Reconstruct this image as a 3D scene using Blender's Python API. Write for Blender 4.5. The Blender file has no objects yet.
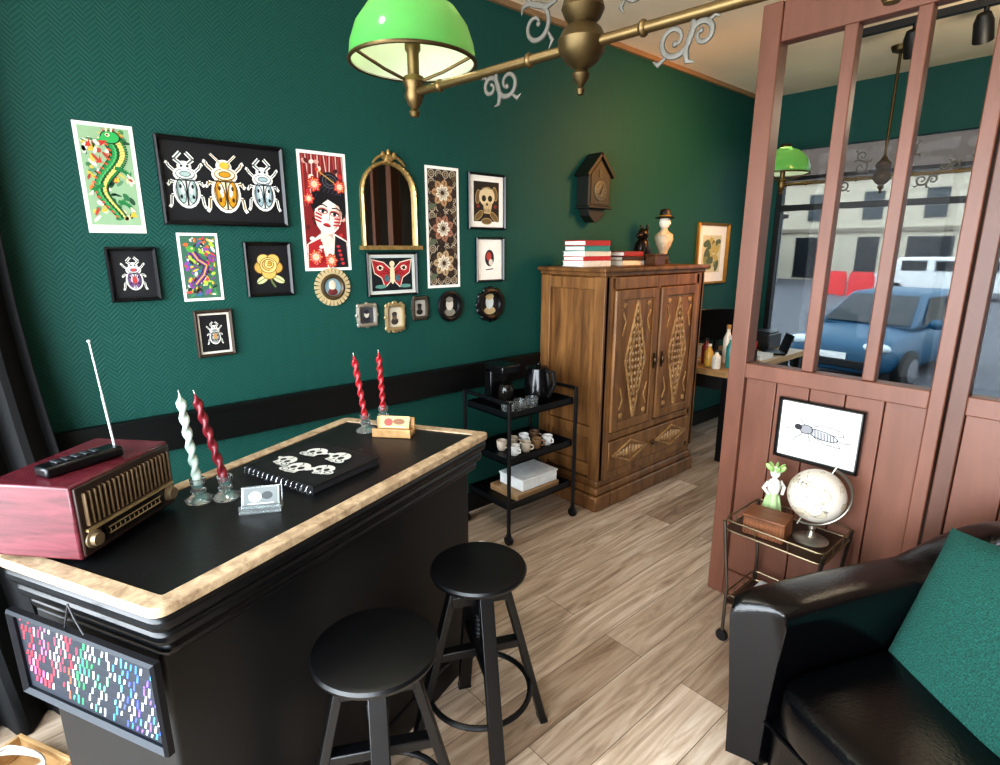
import bpy, bmesh, math, random
from mathutils import Vector, Matrix
random.seed(7)
PI=math.pi
S=bpy.context.scene; COL=S.collection
sin,cos,rad=math.sin,math.cos,math.radians
# ------------------------------------------------------------------ camera maths (used to measure the room)
F=560.0; PITCH=rad(13.5); YAW=rad(48.8); H=1.6
sp_,cp_=sin(PITCH),cos(PITCH)
HD=Vector((-sin(YAW),cos(YAW),0)); RT=Vector((cos(YAW),sin(YAW),0)); CAM=Vector((0,0,H)); UPV=Vector((0,0,1))
def ray(u,v):
    d=382.5-v
    return HD*(F*cp_+d*sp_)+RT*(u-500)+UPV*(-F*sp_+d*cp_)
def Pz(u,v,z): r=ray(u,v); return CAM+r*((z-H)/r.z)
def Px(u,v,x): r=ray(u,v); return CAM+r*(x/r.x)
def Py(u,v,y): r=ray(u,v); return CAM+r*(y/r.y)
def Pp(u,v,p,n): r=ray(u,v); return CAM+r*((p-CAM).dot(n)/r.dot(n))
# ------------------------------------------------------------------ materials
def hx(h):
    h=h.lstrip('#'); c=[int(h[i:i+2],16)/255 for i in (0,2,4)]
    return tuple(x/12.92 if x<=.04045 else ((x+.055)/1.055)**2.4 for x in c)
_mc={}
def newmat(name):
    m=bpy.data.materials.new(name); m.use_nodes=True
    nt=m.node_tree; b=nt.nodes['Principled BSDF']
    return m,nt,b
def M(h,rough=.5,metal=0,noise=.1,scale=25,bump=0,trans=0,emis=0,coat=0,sheen=0):
    k=(h,rough,metal,noise,scale,bump,trans,emis,coat,sheen)
    if k in _mc: return _mc[k]
    m,nt,b=newmat('surface_'+h.strip('#')); c=hx(h)
    tc=nt.nodes.new('ShaderNodeTexCoord'); n=nt.nodes.new('ShaderNodeTexNoise'); n.inputs['Scale'].default_value=scale; n.inputs['Detail'].default_value=4
    nt.links.new(tc.outputs['Object'],n.inputs['Vector'])
    r=nt.nodes.new('ShaderNodeValToRGB')
    r.color_ramp.elements[0].color=(*[x*(1-noise) for x in c],1); r.color_ramp.elements[1].color=(*[min(1,x*(1+noise)) for x in c],1)
    r.color_ramp.elements[0].position=.3; r.color_ramp.elements[1].position=.7
    nt.links.new(n.outputs['Fac'],r.inputs['Fac']); nt.links.new(r.outputs['Color'],b.inputs['Base Color'])
    b.inputs['Roughness'].default_value=rough; b.inputs['Metallic'].default_value=metal
    if trans: b.inputs['Transmission Weight'].default_value=trans; b.inputs['IOR'].default_value=1.45
    if emis: b.inputs['Emission Color'].default_value=(*c,1); b.inputs['Emission Strength'].default_value=emis
    if coat: b.inputs['Coat Weight'].default_value=coat; b.inputs['Coat Roughness'].default_value=.1
    if sheen: b.inputs['Sheen Weight'].default_value=sheen
    if bump:
        bp=nt.nodes.new('ShaderNodeBump'); bp.inputs['Strength'].default_value=bump; bp.inputs['Distance'].default_value=.004
        nt.links.new(n.outputs['Fac'],bp.inputs['Height']); nt.links.new(bp.outputs['Normal'],b.inputs['Normal'])
    _mc[k]=m; return m
def wood(name,h1,h2,sc=(3,3,30),rough=.45,bump=.15,dist=.003):
    m,nt,b=newmat(name)
    tc=nt.nodes.new('ShaderNodeTexCoord'); mp=nt.nodes.new('ShaderNodeMapping'); mp.inputs['Scale'].default_value=sc
    n=nt.nodes.new('ShaderNodeTexNoise'); n.inputs['Scale'].default_value=1; n.inputs['Detail'].default_value=8; n.inputs['Roughness'].default_value=.65; n.inputs['Distortion'].default_value=.6
    r=nt.nodes.new('ShaderNodeValToRGB'); r.color_ramp.elements[0].position=.32; r.color_ramp.elements[1].position=.7
    r.color_ramp.elements[0].color=(*hx(h1),1); r.color_ramp.elements[1].color=(*hx(h2),1)
    nt.links.new(tc.outputs['Object'],mp.inputs['Vector']); nt.links.new(mp.outputs['Vector'],n.inputs['Vector']); nt.links.new(n.outputs['Fac'],r.inputs['Fac']); nt.links.new(r.outputs['Color'],b.inputs['Base Color'])
    b.inputs['Roughness'].default_value=rough
    bp=nt.nodes.new('ShaderNodeBump'); bp.inputs['Strength'].default_value=bump; bp.inputs['Distance'].default_value=dist
    nt.links.new(n.outputs['Fac'],bp.inputs['Height']); nt.links.new(bp.outputs['Normal'],b.inputs['Normal'])
    return m
def math_node(nt,op,a,b=None):
    n=nt.nodes.new('ShaderNodeMath'); n.operation=op
    for i,x in enumerate((a,b)):
        if x is None: continue
        if isinstance(x,(int,float)): n.inputs[i].default_value=x
        else: nt.links.new(x,n.inputs[i])
    return n.outputs[0]
def wall_green():
    m,nt,b=newmat('green_herringbone_wallpaper')
    g=nt.nodes.new('ShaderNodeNewGeometry'); s=nt.nodes.new('ShaderNodeSeparateXYZ'); nt.links.new(g.outputs['Position'],s.inputs[0])
    along=math_node(nt,'ADD',s.outputs['X'],s.outputs['Y'])
    zig=math_node(nt,'PINGPONG',along,.034)
    ph=math_node(nt,'MULTIPLY',math_node(nt,'ADD',s.outputs['Z'],zig),2*PI/.017)
    w=math_node(nt,'SINE',ph)
    n=nt.nodes.new('ShaderNodeTexNoise'); n.inputs['Scale'].default_value=40; nt.links.new(g.outputs['Position'],n.inputs['Vector'])
    hgt=math_node(nt,'ADD',w,n.outputs['Fac'])
    bp=nt.nodes.new('ShaderNodeBump'); bp.inputs['Strength'].default_value=.3; bp.inputs['Distance'].default_value=.0016
    nt.links.new(hgt,bp.inputs['Height']); nt.links.new(bp.outputs['Normal'],b.inputs['Normal'])
    r=nt.nodes.new('ShaderNodeValToRGB'); r.color_ramp.elements[0].color=(.0072,.062,.050,1); r.color_ramp.elements[1].color=(.0088,.079,.064,1)
    nt.links.new(math_node(nt,'MULTIPLY_ADD',w,.5),r.inputs['Fac'])
    nt.links.new(r.outputs['Color'],b.inputs['Base Color']); b.inputs['Roughness'].default_value=.6
    b.inputs['Specular IOR Level'].default_value=.3
    return m
def floor_mat():
    m,nt,b=newmat('oak_plank_floor')
    g=nt.nodes.new('ShaderNodeNewGeometry'); s=nt.nodes.new('ShaderNodeSeparateXYZ'); nt.links.new(g.outputs['Position'],s.inputs[0])
    c=nt.nodes.new('ShaderNodeCombineXYZ'); nt.links.new(s.outputs['Y'],c.inputs['X']); nt.links.new(s.outputs['X'],c.inputs['Y'])
    br=nt.nodes.new('ShaderNodeTexBrick'); br.offset=.37; br.inputs['Scale'].default_value=1; br.inputs['Brick Width'].default_value=1.7; br.inputs['Row Height'].default_value=.18
    br.inputs['Mortar Size'].default_value=.0014; br.inputs['Mortar Smooth'].default_value=.2; br.inputs['Bias'].default_value=0
    br.inputs['Color1'].default_value=(0,0,0,1); br.inputs['Color2'].default_value=(1,1,1,1); br.inputs['Mortar'].default_value=(.5,.5,.5,1)
    nt.links.new(c.outputs[0],br.inputs['Vector'])
    sh=nt.nodes.new('ShaderNodeVectorMath'); sh.operation='MULTIPLY_ADD'
    nt.links.new(c.outputs[0],sh.inputs[0]); sh.inputs[1].default_value=(1.0,12,1); nt.links.new(br.outputs['Color'],sh.inputs[2])
    n=nt.nodes.new('ShaderNodeTexNoise'); n.inputs['Scale'].default_value=1.5; n.inputs['Detail'].default_value=10; n.inputs['Roughness'].default_value=.64; n.inputs['Distortion'].default_value=1.5
    nt.links.new(sh.outputs[0],n.inputs['Vector'])
    r=nt.nodes.new('ShaderNodeValToRGB'); e=r.color_ramp.elements
    e[0].position=.26; e[0].color=(*hx('#7d6855'),1); e[1].position=.76; e[1].color=(*hx('#e6d9c9'),1)
    x=e.new(.5); x.color=(*hx('#c0ab96'),1)
    nt.links.new(n.outputs['Fac'],r.inputs['Fac'])
    mx=nt.nodes.new('ShaderNodeMix'); mx.data_type='RGBA'; mx.blend_type='MULTIPLY'; mx.inputs['Factor'].default_value=1
    r2=nt.nodes.new('ShaderNodeValToRGB'); r2.color_ramp.elements[0].color=(.66,.6,.545,1); r2.color_ramp.elements[1].color=(1.08,1.07,1.06,1)
    nt.links.new(br.outputs['Color'],r2.inputs['Fac'])
    nt.links.new(r.outputs['Color'],mx.inputs[6]); nt.links.new(r2.outputs['Color'],mx.inputs[7])
    mx2=nt.nodes.new('ShaderNodeMix'); mx2.data_type='RGBA'; nt.links.new(br.outputs['Fac'],mx2.inputs['Factor'])
    nt.links.new(mx.outputs[2],mx2.inputs[6]); mx2.inputs[7].default_value=(.1,.07,.05,1)
    nt.links.new(mx2.outputs[2],b.inputs['Base Color']); b.inputs['Roughness'].default_value=.3
    bp=nt.nodes.new('ShaderNodeBump'); bp.inputs['Strength'].default_value=.2; bp.inputs['Distance'].default_value=.003; bp.invert=True
    nt.links.new(br.outputs['Fac'],bp.inputs['Height']); nt.links.new(bp.outputs['Normal'],b.inputs['Normal'])
    return m
def pane_mat(name,tint,gl):
    m,nt,b=newmat(name); nt.nodes.remove(b); o=nt.nodes['Material Output']
    t=nt.nodes.new('ShaderNodeBsdfTransparent')
    n=nt.nodes.new('ShaderNodeTexNoise'); n.inputs['Scale'].default_value=1.5
    r=nt.nodes.new('ShaderNodeValToRGB'); r.color_ramp.elements[0].color=(*[x*.98 for x in tint],1); r.color_ramp.elements[1].color=(*tint,1)
    nt.links.new(n.outputs['Fac'],r.inputs['Fac']); nt.links.new(r.outputs['Color'],t.inputs[0])
    g=nt.nodes.new('ShaderNodeBsdfGlossy'); g.inputs['Roughness'].default_value=0; g.inputs['Color'].default_value=(.95,.97,.97,1)
    x=nt.nodes.new('ShaderNodeMixShader'); x.inputs[0].default_value=gl
    nt.links.new(t.outputs[0],x.inputs[1]); nt.links.new(g.outputs[0],x.inputs[2]); nt.links.new(x.outputs[0],o.inputs[0])
    return m
def shade_mat(name,c1,c2,tr,fac,rough=.12):
    m,nt,b=newmat(name); o=nt.nodes['Material Output']
    n=nt.nodes.new('ShaderNodeTexNoise'); n.inputs['Scale'].default_value=6
    r=nt.nodes.new('ShaderNodeValToRGB'); r.color_ramp.elements[0].color=c1; r.color_ramp.elements[1].color=c2
    nt.links.new(n.outputs['Fac'],r.inputs['Fac']); nt.links.new(r.outputs['Color'],b.inputs['Base Color']); b.inputs['Roughness'].default_value=rough
    t=nt.nodes.new('ShaderNodeBsdfTranslucent'); t.inputs[0].default_value=tr
    x=nt.nodes.new('ShaderNodeMixShader'); x.inputs[0].default_value=fac
    nt.links.new(b.outputs[0],x.inputs[1]); nt.links.new(t.outputs[0],x.inputs[2]); nt.links.new(x.outputs[0],o.inputs[0])
    return m
def globe_mat():
    m,nt,b=newmat('antique_globe_paper')
    tc=nt.nodes.new('ShaderNodeTexCoord'); n=nt.nodes.new('ShaderNodeTexNoise'); n.inputs['Scale'].default_value=15; n.inputs['Detail'].default_value=7
    nt.links.new(tc.outputs['Object'],n.inputs['Vector'])
    r=nt.nodes.new('ShaderNodeValToRGB'); r.color_ramp.interpolation='CONSTANT'; e=r.color_ramp.elements
    e[0].position=0; e[0].color=(*hx('#d0c8ba'),1); e[1].position=.55; e[1].color=(*hx('#c4b9a3'),1); x=e.new(.538); x.color=(*hx('#6a6154'),1); y=e.new(.66); y.color=(*hx('#aa9d86'),1)
    nt.links.new(n.outputs['Fac'],r.inputs['Fac']); nt.links.new(r.outputs['Color'],b.inputs['Base Color']); b.inputs['Roughness'].default_value=.35
    return m
GREEN=wall_green()
BLK=M('#0b0b0d',.35); BLKM=M('#0b0b0d',.5); BLKMET=M('#0e0f12',.38,.3); LEATHER=M('#060608',.22,0,.1,120,.25)
BRASS=M('#6b593a',.42,.85); BRASS2=M('#55472e',.45,.85); PEWTER=M('#57544d',.55,.6); CHROME=M('#c9c9cc',.15,1)
GOLD=M('#a98442',.38,.7); SILV=M('#b7b2a6',.35,.8)
GLASS=M('#f2f6f6',.03,0,0,10,0,.95); WHITE=M('#e6e4df',.6); PAPER=M('#e2ddd2',.75)
MAHOG=wood('painted_terracotta_wood','#654132','#7b5040',(6,6,1.2),.45,.08)
MAHOGD=wood('painted_terracotta_wood_dark','#533529','#664335',(6,6,1.2),.45,.08)
OAKD=wood('carved_oak','#402812','#80572f',(11,11,2),.45,.25)
OAKL=wood('carved_oak_light','#755230','#b69262',(20,20,20),.45,.3)
OAKM=wood('oak_panel','#4b2e15','#93683b',(18,18,1.8),.45,.25)
TRIMW=wood('worn_pale_wood','#886f56','#d0b897',(30,30,30),.55,.2)
RADW=wood('radio_veneer','#45171f','#6b2c36',(60,6,60),.25,.05)
RIBW=wood('ribbed_brown_wood','#5b341e','#8a5836',(6,30,30),.5,.15)
# ------------------------------------------------------------------ mesh builder
class MB:
    def __init__(s): s.v=[];s.f=[];s.m=[];s.M=None
    def add(s,vs,fs,mi=0):
        o=len(s.v)
        for p in vs:
            p=Vector(p)
            if s.M is not None: p=s.M@p
            s.v.append(tuple(p))
        for f in fs: s.f.append([i+o for i in f]); s.m.append(mi)
        return s
    def box(s,c,d,mi=0,rz=0):
        x,y,z=[a/2 for a in d]; R=Matrix.Rotation(rz,3,'Z'); c=Vector(c)
        vs=[c+R@Vector((i*x,j*y,k*z)) for i in(-1,1) for j in(-1,1) for k in(-1,1)]
        return s.add(vs,[(0,1,3,2),(4,6,7,5),(0,4,5,1),(2,3,7,6),(0,2,6,4),(1,5,7,3)],mi)
    def bar(s,p0,p1,w,d,mi=0,up=Vector((0,0,1)),w1=None,d1=None):
        p0,p1=Vector(p0),Vector(p1); t=(p1-p0).normalized()
        a=t.cross(up); a=a.normalized() if a.length>1e-4 else Vector((1,0,0)); b=t.cross(a).normalized()
        w1=w if w1 is None else w1; d1=d if d1 is None else d1
        vs=[p0+a*i*w/2+b*j*d/2 for i,j in((-1,-1),(1,-1),(1,1),(-1,1))]+[p1+a*i*w1/2+b*j*d1/2 for i,j in((-1,-1),(1,-1),(1,1),(-1,1))]
        return s.add(vs,[(3,2,1,0),(4,5,6,7)]+[(i,(i+1)%4,4+(i+1)%4,4+i) for i in range(4)],mi)
    def prism(s,poly,z0,z1,mi=0):
        n=len(poly); vs=[(p[0],p[1],z0) for p in poly]+[(p[0],p[1],z1) for p in poly]
        return s.add(vs,[list(range(n-1,-1,-1)),list(range(n,2*n))]+[(i,(i+1)%n,n+(i+1)%n,n+i) for i in range(n)],mi)
    def prismY(s,poly,y0,y1,mi=0):
        n=len(poly); vs=[(p[0],y0,p[1]) for p in poly]+[(p[0],y1,p[1]) for p in poly]
        return s.add(vs,[list(range(n-1,-1,-1)),list(range(n,2*n))]+[(i,(i+1)%n,n+(i+1)%n,n+i) for i in range(n)],mi)
    def ring(s,o,i,z0,z1,mi=0):
        n=len(o); vs=[(p[0],p[1],z) for z in(z0,z1) for L in(o,i) for p in L]
        fs=[]
        for k in range(n):
            j=(k+1)%n
            fs+=[(k,j,2*n+j,2*n+k),(n+j,n+k,3*n+k,3*n+j),(2*n+k,2*n+j,3*n+j,3*n+k),(j,k,n+k,n+j)]
        return s.add(vs,fs,mi)
    def lathe(s,prof,c=(0,0,0),seg=28,mi=0):
        vs=[];fs=[];n=len(prof)
        for j in range(seg):
            a=2*PI*j/seg
            for r,z in prof: vs.append((c[0]+r*cos(a),c[1]+r*sin(a),c[2]+z))
        for j in range(seg):
            k=(j+1)%seg
            for i in range(n-1): fs.append((j*n+i,k*n+i,k*n+i+1,j*n+i+1))
        if prof[0][0]>1e-5: fs.append([j*n for j in range(seg)][::-1])
        if prof[-1][0]>1e-5: fs.append([j*n+n-1 for j in range(seg)])
        return s.add(vs,fs,mi)
    def shell(s,prof,c=(0,0,0),seg=36,mi=0):
        vs=[];fs=[];n=len(prof)
        for j in range(seg):
            a=2*PI*j/seg
            for r,z in prof: vs.append((c[0]+r*cos(a),c[1]+r*sin(a),c[2]+z))
        for j in range(seg):
            k=(j+1)%seg
            for i in range(n-1): fs.append((j*n+i,k*n+i,k*n+i+1,j*n+i+1))
        return s.add(vs,fs,mi)
    def tube(s,pts,r,seg=10,mi=0,closed=False):
        pts=[Vector(p) for p in pts]; n=len(pts); rs=r if isinstance(r,(list,tuple)) else [r]*n
        vs=[];fs=[];a=None
        for i,p in enumerate(pts):
            if closed: t=pts[(i+1)%n]-pts[i-1]
            else: t=pts[min(i+1,n-1)]-pts[max(i-1,0)]
            t.normalize()
            if a is None:
                a=t.cross(Vector((0,0,1)))
                if a.length<1e-3: a=t.cross(Vector((1,0,0)))
            a=(a-t*a.dot(t)).normalized(); b=t.cross(a)
            for k in range(seg):
                g=2*PI*k/seg; vs.append(p+(a*cos(g)+b*sin(g))*rs[i])
        for i in range(n if closed else n-1):
            j=(i+1)%n
            for k in range(seg): l=(k+1)%seg; fs.append((i*seg+k,i*seg+l,j*seg+l,j*seg+k))
        if not closed: fs+=[list(range(seg))[::-1],[(n-1)*seg+k for k in range(seg)]]
        return s.add(vs,fs,mi)
    def sph(s,c,r,mi=0,seg=20,rings=12,e=1.0):
        if not isinstance(r,(tuple,list)): r=(r,r,r)
        pw=lambda x:math.copysign(abs(x)**e,x)
        vs=[];fs=[]
        for i in range(rings+1):
            t=-PI/2+PI*i/rings
            for j in range(seg):
                g=2*PI*j/seg; vs.append((c[0]+r[0]*pw(cos(t))*pw(cos(g)),c[1]+r[1]*pw(cos(t))*pw(sin(g)),c[2]+r[2]*pw(sin(t))))
        for i in range(rings):
            for j in range(seg): k=(j+1)%seg; fs.append((i*seg+j,i*seg+k,(i+1)*seg+k,(i+1)*seg+j))
        return s.add(vs,fs,mi)
    def build(s,name,mats,parent=None,loc=None,bevel=0,ang=35,sub=0,rz=0):
        if not isinstance(mats,(list,tuple)): mats=[mats]
        me=bpy.data.meshes.new(name); me.from_pydata(s.v,[],s.f)
        for m in mats: me.materials.append(m)
        for p,mi in zip(me.polygons,s.m): p.material_index=min(mi,len(mats)-1)
        bm=bmesh.new(); bm.from_mesh(me); bmesh.ops.remove_doubles(bm,verts=bm.verts,dist=1e-6); bmesh.ops.recalc_face_normals(bm,faces=bm.faces); bm.to_mesh(me); bm.free()
        for p in me.polygons: p.use_smooth=True
        me.set_sharp_from_angle(angle=rad(ang)); me.update()
        o=bpy.data.objects.new(name,me); COL.objects.link(o)
        if parent: o.parent=parent
        if loc is not None: o.location=loc
        o.rotation_euler.z=rz
        if bevel:
            b=o.modifiers.new('bevel','BEVEL'); b.width=bevel; b.segments=2; b.limit_method='ANGLE'; b.angle_limit=rad(40)
        if sub:
            b=o.modifiers.new('sub','SUBSURF'); b.levels=sub; b.render_levels=sub
        return o
def tag(o,label,cat,group=None,kind=None):
    o['label']=label; o['category']=cat
    if group: o['group']=group
    if kind: o['kind']=kind
    return o
def thing(name,label,cat,loc=(0,0,0),rz=0,group=None):
    o=bpy.data.objects.new(name,None); COL.objects.link(o); o.empty_display_size=.05
    o.location=loc; o.rotation_euler=(0,0,rz)
    return tag(o,label,cat,group)
def struct(o): o['kind']='structure'; return o
def sempty(name,loc=(0,0,0)):
    o=bpy.data.objects.new(name,None); COL.objects.link(o); o.location=loc; return struct(o)
def inset(poly,ds):
    n=len(poly); ds=ds if isinstance(ds,(list,tuple)) else [ds]*n
    P=[Vector((p[0],p[1])) for p in poly]; area=sum(P[i].x*P[(i+1)%n].y-P[(i+1)%n].x*P[i].y for i in range(n)); sg=1 if area>0 else -1
    L=[]
    for i in range(n):
        d=(P[(i+1)%n]-P[i]).normalized(); nn=Vector((-d.y,d.x))*sg; L.append((P[i]+nn*ds[i],d))
    out=[]
    for i in range(n):
        p,d=L[i-1]; q,e=L[i]; den=d.x*e.y-d.y*e.x; t=((q.x-p.x)*e.y-(q.y-p.y)*e.x)/den; out.append(p+d*t)
    return out
def roundp(poly,r,n=5):
    P=[Vector((p[0],p[1])) for p in poly]; out=[]
    for i in range(len(P)):
        a=(P[i-1]-P[i]).normalized(); b=(P[(i+1)%len(P)]-P[i]).normalized(); p0=P[i]+a*r; p1=P[i]+b*r
        for k in range(n+1):
            t=k/n; out.append(p0*(1-t)**2+P[i]*2*t*(1-t)+p1*t*t)
    return out
# ------------------------------------------------------------------ flat artwork
class Art:
    def __init__(s,w,h,bg,th=.0012):
        s.mb=MB(); s.w=w; s.h=h; s.cols=[]; s.k=0; s.u=w/2; s.a=h/w; s.glow={}; s.tilt=0; s.piv=(0,0); s.lim=1
        s.mb.box((0,-th/2,0),(w,th,h),s.ci(bg)); s.th=th
    def ci(s,c):
        if c not in s.cols: s.cols.append(c)
        return s.cols.index(c)
    def put(s,polys,c,lay=True):
        if lay: s.k+=1
        y=-(s.th+.0001+s.k*.00008); i=s.ci(c); ct,st=cos(s.tilt),sin(s.tilt); px,pz=s.piv; lw=s.w/2*s.lim; lh=s.h/2-s.w/2*(1-s.lim)
        for p in polys:
            p=[(px+(x-px)*ct-(z-pz)*st,pz+(x-px)*st+(z-pz)*ct) for x,z in p]
            vs=[(max(-lw,min(lw,x*s.u)),y,max(-lh,min(lh,z*s.u))) for x,z in p]
            s.mb.add(vs,[list(range(len(vs)))],i)
    def pts(s,cx,cy,rx,ry,rot=0,n=18):
        R=rad(rot); return [(cx+rx*cos(t)*cos(R)-ry*sin(t)*sin(R),cy+rx*cos(t)*sin(R)+ry*sin(t)*cos(R)) for t in [2*PI*k/n for k in range(n)]]
    def el(s,cx,cy,rx,ry,c,rot=0,n=18): s.put([s.pts(cx,cy,rx,ry,rot,n)],c)
    def els(s,L,c,n=10): s.put([s.pts(*q[:4],q[4] if len(q)>4 else 0,n) for q in L],c)
    def oel(s,cx,cy,rx,ry,w,c,rot=0,n=18): p=s.pts(cx,cy,rx,ry,rot,n); s.line(p+p[:1],w,c)
    def rect(s,x0,y0,x1,y1,c,lay=True): s.put([[(x0,y0),(x1,y0),(x1,y1),(x0,y1)]],c,lay)
    def poly(s,p,c): s.put([p],c)
    def line(s,pts,w,c):
        q=[]; n=len(pts)
        for i,((x0,y0),(x1,y1)) in enumerate(zip(pts,pts[1:])):
            w0=w(i/(n-1)) if callable(w) else w; w1=w((i+1)/(n-1)) if callable(w) else w
            dx,dy=x1-x0,y1-y0; l=math.hypot(dx,dy) or 1; nx,ny=-dy/l/2,dx/l/2
            q.append([(x0+nx*w0,y0+ny*w0),(x1+nx*w1,y1+ny*w1),(x1-nx*w1,y1-ny*w1),(x0-nx*w0,y0-ny*w0)])
        s.put(q,c)
    def build(s,name,parent=None,y=0):
        o=s.mb.build(name,[M(c,.55,0,.04,25,0,0,s.glow.get(c,0)) for c in s.cols],parent); o.location.y=y; return o
W_='#efece4'; K_='#101014'
def beetle(A,cx,cy,s,c1,c2,horn=1,c3=K_,c4='#3a4648'):
    for g in(-1,1):
        for i in range(3):
            y=cy+(i-1)*.36*s
            L=[(cx+g*.25*s,y),(cx+g*.56*s,y+(i-1)*.2*s+.1*s),(cx+g*.6*s,y+(i-1)*.42*s-.02*s),(cx+g*.68*s,y+(i-1)*.5*s-.06*s)]
            A.line(L,.12*s,W_); A.line(L[:3],.045*s,c4)
    A.el(cx,cy-.28*s,.5*s,.67*s,W_); A.el(cx,cy+.36*s,.44*s,.3*s,W_); A.el(cx,cy+.66*s,.27*s,.22*s,W_)
    for g in(-1,1):
        L=[(cx+g*.1*s,cy+.74*s),(cx+g*.34*s,cy+.94*s),(cx+g*.1*s,cy+1.2*s)] if horn else [(cx+g*.1*s,cy+.74*s),(cx+g*.42*s,cy+1.05*s)]
        A.line(L,(.15 if horn else .08)*s,W_); A.line(L,(.06 if horn else .03)*s,c4)
    A.oel(cx,cy-.27*s,.4*s,.56*s,.04*s,c4); A.el(cx,cy-.27*s,.39*s,.55*s,c1)
    for g in(-1,1):
        A.el(cx+g*.2*s,cy-.3*s,.16*s,.45*s,c2,g*-5); A.oel(cx+g*.2*s,cy-.3*s,.16*s,.45*s,.03*s,c3,g*-5)
        A.el(cx+g*.16*s,cy-.18*s,.06*s,.24*s,W_ if not horn else c1,g*-5); A.el(cx+g*.22*s,cy-.1*s,.05*s,.08*s,c3); A.el(cx+g*.22*s,cy-.5*s,.05*s,.08*s,c3)
        for q in range(4): A.line([(cx+g*.07*s,cy-.6*s+.17*s*q),(cx+g*.15*s,cy-.55*s+.17*s*q)],.016*s,c4)
        A.line([(cx+g*.28*s,cy-.65*s),(cx+g*.33*s,cy-.2*s),(cx+g*.27*s,cy+.05*s)],.025*s,c4)
    A.line([(cx,cy+.22*s),(cx,cy-.84*s)],.055*s,c3); A.line([(cx-.4*s,cy+.14*s),(cx+.4*s,cy+.14*s)],.05*s,c3)
    A.oel(cx,cy+.37*s,.34*s,.19*s,.04*s,c4); A.el(cx,cy+.38*s,.33*s,.17*s,c1); A.el(cx,cy+.38*s,.2*s,.1*s,c2); A.oel(cx,cy+.38*s,.2*s,.1*s,.025*s,c3); A.el(cx,cy+.66*s,.18*s,.13*s,c1)
    for g in(-1,1): A.el(cx+g*.11*s,cy+.68*s,.05*s,.05*s,c3)
def flower(A,cx,cy,s,cs,core='#5a3a10'):
    for r,(c,m) in enumerate(zip(cs,(1,.72,.45))):
        A.els([(cx+cos(a)*.55*s*m,cy+sin(a)*.55*s*m,.42*s*m,.3*s*m,math.degrees(a)) for a in [k*2*PI/7+r*.4 for k in range(7)]],c,12)
        A.put([[(cx+cos(a)*.25*s*m,cy+sin(a)*.25*s*m),(cx+cos(a+.06)*.8*s*m,cy+sin(a+.06)*.8*s*m),(cx+cos(a-.06)*.8*s*m,cy+sin(a-.06)*.8*s*m)] for a in [k*2*PI/7+r*.4 for k in range(7)]],core)
    A.el(cx,cy,.12*s,.12*s,core)
def skull(A,cx,cy,s,c=W_,k=K_,fl=1):
    A.el(cx,cy+.15*s,.66*s,.55*s,c); A.poly([(cx-.4*s,cy),(cx-.34*s,cy-.62*s),(cx+.34*s,cy-.62*s),(cx+.4*s,cy)],c)
    A.el(cx+.5*s*fl,cy-.3*s,.36*s,.26*s,'#d2d5d1'); A.oel(cx+.5*s*fl,cy-.3*s,.2*s,.15*s,.06*s,k)
    A.poly([(cx-.6*s*fl,cy+.2*s),(cx-.95*s*fl,cy+.05*s),(cx-.7*s*fl,cy-.15*s),(cx-.4*s*fl,cy-.1*s)],c)
    for g in(-1,1): A.el(cx+g*.25*s,cy+.02*s,.17*s,.19*s,k)
    A.poly([(cx,cy-.12*s),(cx+.1*s,cy-.32*s),(cx-.1*s,cy-.32*s)],k)
    for i in(-1,0,1): A.line([(cx+i*.16*s,cy-.42*s),(cx+i*.16*s,cy-.6*s)],.05*s,k)
    A.line([(cx-.1*s,cy+.66*s),(cx+.05*s,cy+.4*s),(cx-.02*s,cy+.25*s)],.05*s,k)
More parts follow.
